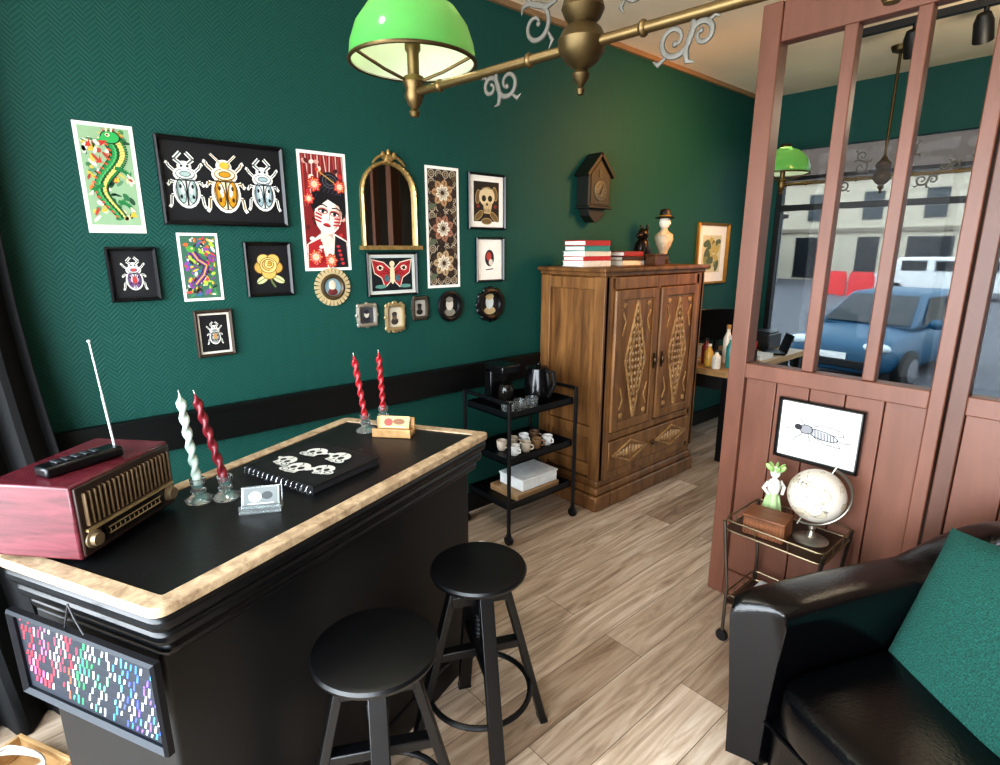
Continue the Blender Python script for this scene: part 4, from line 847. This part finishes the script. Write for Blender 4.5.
mb.box((0,FY+fl*.009,rh*.41),(rw-.03,.008,.006)); mb.build('dial_lines',M('#b39c74',.3,.4),ds)
for x in(-.4,.4):
    mb=MB(); mb.M=Matrix.Translation((x*rw,FY+fl*.004,rh*.27))@Matrix.Rotation(fl*-PI/2,4,'X'); mb.lathe([(0,0),(.02,0),(.02,.006),(.015,.008),(.014,.018),(0,.019)],seg=22); mb.build('knob',M('#7d6d54',.3,.4),rd)
for x in(-.4,.4):
    for y in(-.35,.35): mb=MB(); mb.lathe([(0,0),(.012,0),(.014,.008),(0,.008)],c=(x*rw,y*rdp,0),seg=12); mb.build('foot',BLKM,rd)
ztop=zc+rh+.004
p0=Pz(40,474,ztop+.01); p1=Pz(118,450,ztop+.01); d=(p1-p0); dl=d.length
hr=thing('handheld_radio','black handheld receiver with long aerial lying on the radio','receiver',((p0.x+p1.x)/2,(p0.y+p1.y)/2,ztop+.0008),math.atan2(d.y,d.x))
mb=MB(); mb.box((0,0,.012),(dl,.05,.024)); mb.build('body',M('#0b0b0d',.3),hr,bevel=.006)
for i in range(5):
    mb=MB(); mb.box((-dl*.3+i*dl*.12,0,.026),(.01,.026,.004)); mb.build('button',M('#4a4c50',.3,.5),hr,bevel=.001)
inv=Matrix.Rotation(-hr.rotation_euler.z,3,'Z'); tipd=inv@(-RT)
mb=MB(); bse=Vector((dl/2-.006,0,.02)); tip=bse+tipd*.018+Vector((0,0,.25)); mid=bse.lerp(tip,.5); mb.tube([bse,mid],.0028,8); mb.tube([mid,tip],.0019,8); mb.sph(tip,.004,0,8,6); mb.build('aerial',M('#d5d6d8',.25,.5),hr)
# ---- candles
def holder(p,label,zz=HC-.0035):
    o=MB(); o.lathe([(0,0),(.034,0),(.036,.006),(.026,.012),(.014,.02),(.02,.03),(.013,.038),(.018,.046),(.02,.062),(.0135,.062),(.0125,.05),(0,.048)],seg=28)
    ob=o.build('candle_holder',GLASS,None,(p.x,p.y,zz)); tag(ob,label,'candle holder'); return zz+.0485
def candle(p,z,h,colr,label,lean=0):
    r=thing('candle',label,'candle',(p.x,p.y,z)); dr=UPV*cos(lean)-RT*sin(lean); r.rotation_mode='QUATERNION'; r.rotation_quaternion=dr.to_track_quat('Z','Y')
    mb=MB(); n=60; sg=14; vs=[];fs=[]
    for i in range(n+1):
        zz=h*i/n; R0=.0115 if i<n-4 else .0115*(n-i+1)/6
        for j in range(sg):
            a=2*PI*j/sg; ph=zz/h*2*PI*3.2 if i>5 else 5/n*2*PI*3.2; rr=R0*(.84+.24*cos(2*(a-ph))) if i>4 else R0*.95
            vs.append((rr*cos(a),rr*sin(a),zz))
    for i in range(n):
        for j in range(sg): k=(j+1)%sg; fs.append((i*sg+j,i*sg+k,(i+1)*sg+k,(i+1)*sg+j))
    fs+=[list(range(sg))[::-1],[n*sg+j for j in range(sg)]]
    mb.add(vs,fs); mb.build('wax',M(colr,.35),r,ang=80)
    mb=MB(); mb.tube([(0,0,h-.001),(.001,0,h+.01)],.0012,6); mb.build('wick',M('#e0ddd2',.7),r)
p=Pz(200,499,HC); z=holder(p,'glass candle holder under the pale twisted candle'); candle(p,z,.245,'#bccfc4','pale green twisted candle on the counter',rad(4))
p=Pz(227,496,HC); z=holder(p,'glass candle holder under the leaning burgundy candle'); candle(p,z,.245,'#6e1c26','burgundy twisted candle leaning beside the pale one',rad(12))
p=Pz(366,430,HC); z=holder(p,'left glass candle holder at the far end of the counter'); candle(p,z,.235,'#9a2229','red twisted candle at the far counter end, left of the two',rad(7))
p=Pz(384,421,HC); z=holder(p,'right glass candle holder at the far end of the counter'); candle(p,z,.225,'#9a2229','red twisted candle at the far counter end, right and upright',rad(2))
# ---- wooden card stand at the far end
p=Pz(394,434,HC); zz=HC-.0035
cs_=thing('card_stand','small light wooden stand with red and tan cards','card stand',(p.x,p.y,zz),YAW-.12)
mb=MB(); mb.box((0,0,.008),(.14,.07,.016)); mb.box((0,-.03,.022),(.14,.01,.02)); mb.box((0,.03,.035),(.14,.01,.05)); mb.build('stand',wood('stand_wood','#9a7448','#c49b69',(20,6,20)),cs_,bevel=.003)
A=Art(.11,.045,'#c9a06a'); A.el(-.4,0,.3,.25,'#a8372c'); A.el(.3,.05,.4,.2,'#7a4a26'); A.line([(-.8,-.3),(.8,-.3)],.06,'#e4d2b0'); o=A.build('card',cs_,0); o.location=(0,.012,.044); o.rotation_euler=(-.35,0,0)
# ---- portfolio with skulls
K=[Pz(u,v,HC) for u,v in((247,472),(312,447),(375,462),(318,497))]
ce=sum(K,Vector())/4; Xv=((K[3]-K[0])+(K[2]-K[1]))/2; Yv=((K[1]-K[0])+(K[2]-K[3]))/2
pf=thing('portfolio','black ring-bound portfolio with white skulls on its cover','portfolio',(ce.x,ce.y,HC-.0036),math.atan2(Xv.y,Xv.x))
bw,bl_=Xv.length,Yv.length
mb=MB(); mb.box((0,0,.0125),(bw-.008,bl_-.008,.019)); mb.build('pages',M('#26262a',.6),pf)
mb=MB(); mb.box((0,0,.0015),(bw,bl_,.003)); mb.box((0,0,.0235),(bw,bl_,.003)); mb.build('cover',M('#0c0d10',.35),pf,bevel=.001)
A=Art(bw*.94,bl_*.94,'#0e1014',.0004)
for q,(x,y,s_,f_) in enumerate(((-.56,-.32,.36,1),(.02,-.5,.4,-1),(.58,-.28,.36,1),(-.34,.42,.38,-1),(.34,.46,.4,1))):
    A.tilt=rad((-14,9,16,12,-10)[q]); A.piv=(x,y*A.a); skull(A,x,y*A.a,s_,'#d8d8d2',K_,f_)
A.tilt=0
o=A.build('cover_print',pf); o.location=(0,0,.0252); o.rotation_euler=(-PI/2,0,0)
for i in range(14):
    mb=MB(); x=-bw*.45+bw*.9*i/13; mb.tube([(x,-bl_/2-.002+.008*cos(t),.0135+.0125*sin(t)) for t in [2*PI*k/10 for k in range(10)]],.001,6,0,True); mb.build('binding_ring',M('#c9cbce',.25,.8),pf)
# ---- acrylic card holder
p=Pz(262,508,HC)
ch=thing('card_holder','clear acrylic holder with grey business cards','card holder',(p.x,p.y,HC-.0035),YAW+.22)
mb=MB(); mb.box((0,0,.002),(.1,.05,.004)); mb.box((0,-.023,.012),(.1,.003,.02)); mb.M=Matrix.Translation((0,.012,.03))@Matrix.Rotation(-.4,4,'X'); mb.box((0,0,0),(.1,.003,.056)); mb.build('holder',M('#dfe6e6',.05,0,0,10,0,.9),ch)
A=Art(.09,.05,'#8a8f8f',.008); A.rect(-.9,-.5,.9,.5,'#6a7070'); A.el(-.3,0,.35,.3,'#b5b8b6'); A.el(.35,.05,.3,.22,'#34393b'); A.line([(-.7,-.38),(.7,-.38)],.06,'#c4c6c4'); o=A.build('card',ch); o.location=(0,.006,.033); o.rotation_euler=(-.4,0,0)
# ================================================================== STOOLS
def stool(loc,rz,sh,fr,label):
    r=thing('bar_stool',label,'stool',loc,rz,'black round bar stools at the counter')
    D=M('#08090c',.36,0,.15,30,.06)
    mb=MB(); mb.lathe([(0,sh-.026),(.138,sh-.026),(.148,sh-.021),(.151,sh-.011),(.147,sh-.003),(.135,sh),(0,sh-.001)],seg=48); mb.build('seat',D,r)
    mb=MB(); mb.lathe([(0,sh-.25),(.016,sh-.25),(.016,sh-.05),(.06,sh-.042),(.06,sh-.027),(0,sh-.027)],seg=20)
    for k in range(10): mb.lathe([(.016,sh-.24+k*.016),(.0185,sh-.236+k*.016),(.016,sh-.232+k*.016)],seg=18)
    mb.build('screw',BLKMET,r)
    at=lambda z:.08+(fr-.08)*(sh-.06-z)/(sh-.06)
    for nm,z,w,h in(('bracket',sh-.105,.05,.04),('brace',sh-.3,.035,.03)):
        l=2*at(z); mb=MB(); mb.box((0,0,z),(l,w,h)); mb.box((0,0,z),(w,l,h-.0002)); mb.build(nm,D,r,bevel=.004)
    for k in range(4):
        a=k*PI/2; d=Vector((cos(a),sin(a),0)); mb=MB(); mb.bar(d*.08+Vector((0,0,sh-.06)),d*fr,.044,.024,0,d)
        g=mb.build('leg',D,r,bevel=.003)
        f_=MB(); f_.bar(d*fr,d*at(.012)+Vector((0,0,.012)),.046,.026,0,d); f_.build('foot_pad',BLKM,g)
    mb=MB(); rr=at(.19)-.012; mb.tube([(rr*cos(t),rr*sin(t),.19) for t in [2*PI*k/40 for k in range(40)]],.009,8,0,True); mb.build('footrest_ring',BLKMET,r)
    return r
p=Pz(470,562,.64); stool((p.x+.03,p.y+.01,0),rad(66),.64,.225,'black round bar stool nearer the cabinet')
p=Pz(367,641,.68); stool((p.x+.024,p.y+.008,0),rad(62),.68,.225,'black round bar stool nearer the camera, larger in view')
# ================================================================== ARMCHAIR
ac=thing('armchair','black leather tub armchair at the lower right','armchair',(-.085,1.70,0),rad(-24))
def shellmesh():
    path=[(-.34,-.415),(-.346,-.408),(-.352,-.385),(-.356,-.28),(-.36,-.15),(-.36,-.02)]
    pw=lambda x,e:math.copysign(abs(x)**e,x)
    for k in range(1,22): a=PI-PI*k/22; path.append((.36*pw(cos(a),.85),.05+.33*pw(sin(a),.8)))
    path+=[(.36,-.02),(.36,-.15),(.356,-.28),(.352,-.385),(.346,-.408),(.34,-.415)]
    n=len(path); mb=MB(); vs=[];fs=[]
    top=[(-.004+.082*pw(cos(PI-t),.7),.588+.045*pw(sin(PI-t),.6)) for t in [PI*k/14 for k in range(0,15)]]
    sec=[(-.055,.1),(-.062,.3),(-.074,.48)]+top+[(.07,.48),(.054,.3),(.046,.1)]
    m=len(sec)
    for i,(x,y) in enumerate(path):
        a=Vector(path[max(i-1,0)]); b=Vector(path[min(i+1,n-1)]); t=(b-a).normalized(); nn=Vector((-t.y,t.x))
        s=1.0
        if i in(0,n-1): s=.9
        if i in(1,n-2): s=.97
        q=max(0,min(1,(y-.14)/.24)); up=.19*q*q*(3-2*q)
        for o,z in sec:
            zz=.34+(z-.34)*(s if z>.34 else 1)+(up*(z-.1)/.5)
            vs.append((x+nn.x*o*s,y+nn.y*o*s,zz))
    for i in range(n-1):
        for j in range(m): k=(j+1)%m; fs.append((i*m+j,i*m+k,(i+1)*m+k,(i+1)*m+j))
    fs+=[list(range(m))[::-1],[(n-1)*m+j for j in range(m)]]
    mb.add(vs,fs); return mb
shellmesh().build('shell',LEATHER,ac,ang=60)
mb=MB(); mb.sph((0,-.08,.36),(.283,.34,.085),0,40,20,.35); mb.build('seat_cushion',LEATHER,ac,ang=80)
mb=MB(); mb.prism(roundp([(-.3,-.39),(.3,-.39),(.3,.2),(-.3,.2)],.08),.09,.28); mb.build('seat_base',LEATHER,ac,bevel=.01)
mb=MB(); mb.tube([(-.28+.56*k/20,-.4,.282) for k in range(21)],.006,6); mb.build('piping',LEATHER,ac)
for i in(-1,1):
    for j in(-1,1): mb=MB(); mb.lathe([(0,0),(.02,0),(.028,.1),(0,.1)],c=(i*.3,j*.24-.06,0),seg=14); mb.build('foot',M('#1a120c',.4),ac)
# throw cushion
cu=Matrix.Rotation(rad(-24),3,'Z')
nrm=(cu@Vector((-.3,-.9,0))).normalized()*cos(rad(28))+UPV*sin(rad(28))
xa=UPV.cross(nrm).normalized(); ya=nrm.cross(xa).normalized(); tw=rad(-78)
xa,ya=xa*cos(tw)+ya*sin(tw), -xa*sin(tw)+ya*cos(tw)
pc=Vector((-.105,1.785,.605))
mb=MB(); N=20; hw=.25; vs=[];fs=[]
for sgn in(1,-1):
    for i in range(N+1):
        for j in range(N+1):
            a=-1+2*i/N; b=-1+2*j/N; px=a*hw*(1-.03*(1-b*b)*abs(a)**3); py=b*hw*(1-.03*(1-a*a)*abs(b)**3)
            vs.append((px,py,sgn*.045*((1-a**4)*(1-b**4))**.55))
NN=(N+1)**2
for sidx in range(2):
    for i in range(N):
        for j in range(N):
            q=sidx*NN+i*(N+1)+j; fs.append((q,q+1,q+N+2,q+N+1))
mb.add(vs,fs)
def weave_mat():
    m,nt,b=newmat('teal_woven_fabric')
    tc=nt.nodes.new('ShaderNodeTexCoord'); n=nt.nodes.new('ShaderNodeTexNoise'); n.inputs['Scale'].default_value=190; n.inputs['Detail'].default_value=3
    wv=nt.nodes.new('ShaderNodeTexVoronoi'); wv.inputs['Scale'].default_value=190
    nt.links.new(tc.outputs['Object'],n.inputs['Vector']); nt.links.new(tc.outputs['Object'],wv.inputs['Vector'])
    r=nt.nodes.new('ShaderNodeValToRGB'); r.color_ramp.elements[0].position=.3; r.color_ramp.elements[1].position=.7
    r.color_ramp.elements[0].color=(*hx('#083830'),1); r.color_ramp.elements[1].color=(*hx('#12564c'),1)
    nt.links.new(n.outputs['Fac'],r.inputs['Fac']); nt.links.new(r.outputs['Color'],b.inputs['Base Color']); b.inputs['Roughness'].default_value=.9
    bp=nt.nodes.new('ShaderNodeBump'); bp.inputs['Strength'].default_value=.7; bp.inputs['Distance'].default_value=.003
    nt.links.new(wv.outputs['Distance'],bp.inputs['Height']); nt.links.new(bp.outputs['Normal'],b.inputs['Normal']); return m
cuo=mb.build('throw_cushion',weave_mat()); cuo.matrix_world=Matrix(((xa.x,ya.x,nrm.x,pc.x),(xa.y,ya.y,nrm.y,pc.y),(xa.z,ya.z,nrm.z,pc.z),(0,0,0,1)))
tag(cuo,'teal green textured throw cushion on the black armchair','cushion')
# ================================================================== SMALL TROLLEY
tx0,tx1,ty0,ty1,tz=-.95,-.585,2.03,2.32,.5
tr=thing('drinks_trolley','small dark metal drinks trolley against the partition','trolley',((tx0+tx1)/2,(ty0+ty1)/2,0))
ax,ay=(tx1-tx0)/2,(ty1-ty0)/2; TM=M('#5a5148',.3,.8)
for i in(-1,1):
    for j in(-1,1):
        mb=MB(); mb.tube([(i*(ax-.03),j*(ay-.01),.045),(i*(ax-.03),j*(ay-.01),.25),(i*ax,j*ay,tz+.04)],.007,8); mb.build('leg',TM,tr)
        mb=MB(); mb.M=Matrix.Translation((i*(ax-.03),j*(ay-.01),.025))@Matrix.Rotation(PI/2,4,'X'); mb.lathe([(0,-.01),(.022,-.01),(.025,-.005),(.025,.005),(.022,.01),(0,.01)],seg=16); mb.build('caster',BLKM,tr)
for z,nm in((tz,'tray'),(.17,'lower_shelf')):
    mb=MB(); s=1 if z>.3 else .88
    mb.box((0,0,z),(2*ax*s-.01,2*ay*s-.01,.008)); mb.build(nm,M('#3a2a20',.3),tr)
    mb=MB(); C4=[(-ax*s,-ay*s),(ax*s,-ay*s),(ax*s,ay*s),(-ax*s,ay*s)]
    for zz in(z+.004,z+.045): mb.tube([(q.x,q.y,zz) for q in roundp(C4,.03)],.004,6,0,True)
    for k in range(12):
        t=k/12; q=C4[int(t*4)%4]; w=C4[(int(t*4)+1)%4]; f_=(t*4)%1; mb.tube([(q[0]+(w[0]-q[0])*f_,q[1]+(w[1]-q[1])*f_,z+.004),(q[0]+(w[0]-q[0])*f_,q[1]+(w[1]-q[1])*f_,z+.045)],.0025,6)
    mb.build('rail',M('#8a7a62',.3,.8),tr)
# globe
gx,gy=-.685,2.19
gl=thing('globe','cream desk globe in a tilted silver ring on the trolley','globe',(gx,gy,tz+.0045))
mb=MB(); mb.lathe([(0,0),(.06,0),(.063,.006),(.05,.014),(.02,.02),(.012,.03),(.009,.045),(.014,.054),(.009,.062),(0,.064)],seg=28); mb.build('stand',M('#a39d92',.28,.8),gl)
GR=.1; gz=.186
mb=MB(); mb.sph((0,0,gz),GR,0,40,24); mb.build('ball',globe_mat(),gl)
mb=MB(); ax_=(RT*.97-HD*.25).normalized(); R2=GR+.019; C_=Vector((0,0,gz)); pol=rad(66)
mb.tube([C_+ax_*R2*cos(t)+UPV*R2*sin(t) for t in [pol-PI+(PI)*k/36 for k in range(37)]],.0055,8); mb.build('meridian',M('#8f897e',.28,.8),gl)
mb=MB(); pd=ax_*cos(pol)+UPV*sin(pol); mb.tube([C_-pd*(R2+.014),C_+pd*(R2+.014)],.004,8); mb.build('axis_pin',M('#8f897e',.28,.8),gl)
# figurine on trolley
fx,fy_=-.865,2.25
fg2=thing('leaf_figurine','small pale green and white figurine behind the ribbed box','figurine',(fx,fy_,tz+.0045))
mb=MB(); mb.lathe([(0,0),(.042,0),(.042,.012),(.034,.018),(0,.018)],seg=18); mb.build('base',M('#8fa07a',.4),fg2)
mb=MB(); mb.lathe([(0,.018),(.034,.02),(.036,.05),(.024,.1),(.018,.12),(0,.12)],seg=18)
for k in range(8): a=k*PI/4; mb.tube([(.034*cos(a),.034*sin(a),.022),(.036*cos(a),.036*sin(a),.05),(.022*cos(a),.022*sin(a),.11)],.004,6)
mb.build('dress',M('#a9c08c',.45),fg2)
mb=MB(); mb.lathe([(0,.118),(.02,.12),(.027,.15),(.022,.17),(.009,.18),(.009,.19),(0,.19)],seg=16)
for g in(-1,1): mb.tube([RT*g*.024+UPV*.165,RT*g*.042+UPV*.14,RT*g*.026-HD*.02+UPV*.118],[.009,.008,.006])
mb.build('torso',M('#e4e4d8',.4),fg2)
mb=MB(); mb.sph((0,0,.207),(.02,.02,.025)); mb.build('head',M('#e4e2d4',.4),fg2)
for k in range(7):
    mb=MB(); a=k*.9; mb.M=Matrix.Translation((.014*cos(a),.014*sin(a),.217))@Matrix.Rotation(a,4,'Z')@Matrix.Rotation(.8,4,'Y')
    mb.sph((0,0,.012),(.011,.007,.022),0,8,6); mb.build('leaf',M('#8fb06a',.5),fg2)
# ribbed box
wb=thing('ribbed_box','brown ribbed wooden box at the front of the trolley','box',(-.82,2.115,tz+.0045),.1)
mb=MB(); mb.box((0,0,.036),(.146,.106,.072))
for k in range(12):
    mb.box((-.0675+.135*k/11,0,.036),(.006,.112,.068))
for k in range(9): mb.box((0,-.048+.096*k/8,.036),(.152,.006,.0678))
mb.build('body',RIBW,wb,bevel=.0015)
mb=MB(); mb.box((0,0,.078),(.158,.118,.012)); mb.build('lid',RIBW,wb,bevel=.004)
mb=MB(); mb.box((0,0,.02),(.2,.16,.04)); o=mb.build('paper_stack',M('#d5d6d6',.7),None,(-.77,2.17,.1748)); tag(o,'stack of white papers on the lower shelf of the trolley','papers')
# ================================================================== HANGING LAMPS
SH=shade_mat('green_cased_glass',(.016,.21,.06,1),(.03,.28,.08,1),(.5,.78,.34,1),.4); LIN=shade_mat('white_opal_lining',(.8,.85,.74,1),(.86,.9,.8,1),(.85,.95,.7,1),.5,.4)
def s_scroll(lp,x,z,g,s,rot,r1=.046,r2=.034):
    b=MB(); b.M=Matrix.Translation((x,0,z))@Matrix.Rotation(rot,4,'Y')@Matrix(((g,0,0,0),(0,.6,0,0),(0,0,s,0),(0,0,0,1)))
    n=26; A1=[];A2=[]
    for k in range(n+1):
        t=k/n; a=2.4*PI*t; r=r1*max(0,1-t)**.8+.008*t; A1.append((-r1+r*cos(a),0,r*sin(a)))
    for k in range(1,n+1):
        t=k/n; a=PI+2.3*PI*t; r=r2*max(0,1-t)**.8+.007*t; A2.append((r2+r*cos(a),0,r*sin(a)))
    P=A1[::-1]+A2; m=len(P); b.tube(P,[.0034+.0036*abs(sin(PI*k/(m-1)))**.8 for k in range(m)],8)
    b.sph(A1[-1],.007,0,10,8); b.sph(A2[-1],.006,0,10,8)
    for g2,r in((-1,r1),(1,r2)):
        b.tube([(g2*.002,0,g2*.004),(g2*r*.25,0,g2*-r*.75),(g2*r*.1,0,g2*-r*1.3),(g2*-r*.35,0,g2*-r*1.4)],[.005,.0085,.006,.0015],8)
        b.tube([(g2*r*1.5,0,g2*-r*.85),(g2*r*1.95,0,g2*-r*1.15),(g2*r*2.3,0,g2*-r*.9)],[.004,.0065,.0015],8)
    return b.build('scroll',PEWTER,lp)
def lamp(lx,ly,lz,rz,label,arm=.62):
    lp=thing('billiard_lamp',label,'lamp',(lx,ly,lz),rz)
    mb=MB(); mb.tube([(-arm,0,0),(arm,0,0)],.012,14)
    for x in(-.5,-.16,.16,.5): mb.sph((x,0,0),(.012,.018,.018),0,12,8)
    mb.build('rod',BRASS,lp)
    mb=MB(); k=.9; mb.lathe([(r*k,z*.95) for r,z in [(0,-.115),(.008,-.112),(.012,-.1),(.006,-.092),(.018,-.08),(.024,-.065),(.016,-.055),(.04,-.04),(.06,-.015),(.064,.01),(.05,.035),(.034,.048),(.046,.06),(.056,.08),(.05,.1),(.026,.118),(.018,.135),(.012,.15)]],seg=32); mb.build('urn',BRASS2,lp)
    mb=MB(); mb.tube([(0,0,.13),(0,0,ZC-lz-.03)],.01,12); mb.lathe([(0,ZC-lz-.05),(.05,ZC-lz-.03),(.06,ZC-lz-.001),(0,ZC-lz-.001)],seg=24); mb.build('stem',BRASS2,lp)
    for g in(-1,1):
        s_scroll(lp,g*.27,-.04,g,-1,0,.036,.026); s_scroll(lp,g*.14,.12,g,1,PI/2,.046,.034)
        if g>0: s_scroll(lp,.37,.035,-1,1,0,.03,.024)
        x=g*arm
        mb=MB(); mb.lathe([(0,-.07),(.012,-.068),(.018,-.055),(.01,-.045),(.022,-.03),(.03,-.01),(.026,.01),(.034,.03),(.03,.045),(.018,.05),(.018,.11),(.024,.12),(.024,.15),(0,.15)],c=(x,0,0),seg=24); mb.build('lamp_socket',BRASS,lp)
        pr=[(.188,.085),(.19,.1),(.186,.13),(.168,.18),(.135,.225),(.09,.255),(.045,.27),(.04,.285)]
        mb=MB(); mb.shell(pr,c=(x,0,0),seg=48); so=mb.build('shade',SH,lp,ang=80)
        mb=MB(); mb.shell([(max(.03,r-.004),z-.003) for r,z in pr[:-1]],c=(x,0,0),seg=48); mb.build('lining',LIN,so,ang=80)
        mb=MB(); mb.tube([(x+.19*cos(t),.19*sin(t),.084) for t in [2*PI*k/48 for k in range(48)]],.006,8,0,True)
        for k in range(3): a=2*PI*k/3+.4; mb.tube([(x+.02*cos(a),.02*sin(a),.03),(x+.1*cos(a),.1*sin(a),.05),(x+.19*cos(a),.19*sin(a),.082)],.005,8)
        mb.lathe([(.042,.27),(.046,.285),(.03,.3),(0,.302)],c=(x,0,0),seg=20); mb.build('shade_ring',BRASS2,lp)
        mb=MB(); mb.sph((x,0,.185),(.022,.022,.034)); mb.build('bulb',M('#fff0cf',.4,0,0,5,0,0,3),lp)
    return lp
lx,ly,lz,lr=-.98,1.115,2.065,rad(6.5)
lamp(lx,ly,lz,lr,'brass hanging lamp with green glass shades over the counter')
l2x,l2y,l2z=-1.35,4.71,2.08
lamp(l2x,l2y,l2z,0,'second brass lamp with green shades, seen through the partition glass',.68)
# ================================================================== CURTAIN and crate at the left
mb=MB(); n=60; m=14; vs=[];fs=[]
for i in range(n+1):
    t=i/n
    for j in range(m+1):
        s=j/m; z=.004+2.8*(1-s); fl_=max(0,s-.45)/.55
        y=-.85+t*(.87+.16*fl_**1.6); x=-2.47+.035*sin(t*2*PI*8)*(1+.5*s)+.26*fl_**1.6*(.3+.7*t)
        vs.append((x,y,z))
for i in range(n):
    for j in range(m): q=i*(m+1)+j; fs.append((q,q+1,q+m+2,q+m+1))
mb.add(vs,fs); o=mb.build('curtain',M('#060709',.9,0,.2,80,.2)); tag(o,'black fabric curtain hanging at the left edge by the window','curtain')
o.modifiers.new('thick','SOLIDIFY').thickness=.006
p=Pz(22,790,0)
bk=thing('wooden_crate','low light wooden crate on the floor at lower left','crate',(p.x,p.y,0),rad(28))
CWD=wood('crate_wood','#a07a4e','#cfa878',(4,30,30),.5,.2)
mb=MB(); mb.box((0,0,.008),(.26,.17,.016)); mb.build('bottom',CWD,bk,bevel=.002)
for x,y,w_,d_ in((0,.079,.26,.012),(0,-.079,.26,.012),(.124,0,.012,.146),(-.124,0,.012,.146)):
    mb=MB(); mb.box((x,y,.05),(w_,d_,.066)); mb.build('side',CWD,bk,bevel=.002)
mb=MB(); pts=[]
for q in range(91):
    t=6*PI*q/90; pts.append((.09*cos(t)*(1+.12*sin(2.7*t)),.05*sin(t)*(1+.15*cos(1.9*t)),.09+.012*sin(1.3*t)+.012*q/90))
mb.M=Matrix.Rotation(rad(28),4,'Z'); mb.tube(pts,.0045,8); o=mb.build('cable',M('#e4e2dc',.5),None,(p.x,p.y,.0)); tag(o,'white cable looped on top of the wooden crate','cable')
# ================================================================== LIGHT
w=bpy.data.worlds.new('World'); S.world=w; w.use_nodes=True; nt=w.node_tree; bg=nt.nodes['Background']
g=nt.nodes.new('ShaderNodeTexCoord'); sx=nt.nodes.new('ShaderNodeSeparateXYZ'); rp=nt.nodes.new('ShaderNodeValToRGB')
rp.color_ramp.elements[0].position=0; rp.color_ramp.elements[0].color=(.9,.95,1,1); rp.color_ramp.elements[1].position=.7; rp.color_ramp.elements[1].color=(.74,.88,1,1)
nt.links.new(g.outputs['Generated'],sx.inputs[0]); nt.links.new(sx.outputs['Z'],rp.inputs[0]); nt.links.new(rp.outputs[0],bg.inputs[0]); bg.inputs[1].default_value=14.5
def light(kind,name,loc,energy,col,size=.1,target=None,angle=None):
    l=bpy.data.lights.new(name,kind); l.energy=energy; l.color=col
    if kind=='AREA': l.shape='RECTANGLE'; l.size=size[0]; l.size_y=size[1]
    else: l.shadow_soft_size=size
    if angle: l.spot_size=angle; l.spot_blend=.9
    o=bpy.data.objects.new(name,l); COL.objects.link(o); o.location=loc
    if target is not None: o.rotation_euler=(Vector(target)-Vector(loc)).to_track_quat('-Z','Y').to_euler()
    return o
po=light('AREA','window_portal',((WX+XR)/2,YF-.02,1.4),1,(1,1,1),(XR-WX-.4,2.1),((WX+XR)/2,3,1.4)); po.data.cycles.is_portal=True
for x in(-.6,.6): light('SPOT','ceiling_fill_spot',(-1.0+x,.38,2.75),30,(1,.98,.95),.04,(-1.1+x,1.5,.2),rad(100))  # added fill for the front room, no fixture behind these spots
light('SPOT','wall_wash_spot',(-1.0,3.8,2.5),160,(1,.42,.1),.25,(-2.56,3.7,1.9),rad(95))
light('POINT','back_room_light',(-.6,3.9,2.4),12,(1,.84,.62),.1)
for X_,Y_,Z_,E_,rr,am_ in((lx,ly,lz,2.0,lr,.62),(l2x,l2y,l2z,1.2,0,.68)):
    for g in(-1,1): light('POINT','lamp_bulb',(X_+g*am_*cos(rr),Y_+g*am_*sin(rr),Z_+.23),E_,(1,.92,.72),.02)
# ================================================================== CAMERA
cd=bpy.data.cameras.new('camera'); cd.sensor_fit='HORIZONTAL'; cd.sensor_width=36; cd.lens=36*F/1000; cd.clip_start=.02
co=bpy.data.objects.new('camera',cd); COL.objects.link(co); co.location=CAM; co.rotation_euler=(PI/2-PITCH,0,YAW); S.camera=co
S.view_settings.view_transform='Standard'; S.view_settings.look='None'; S.view_settings.exposure=0.1
try: S.view_settings.look='Medium High Contrast'
except Exception as ex: print('look not available',ex)
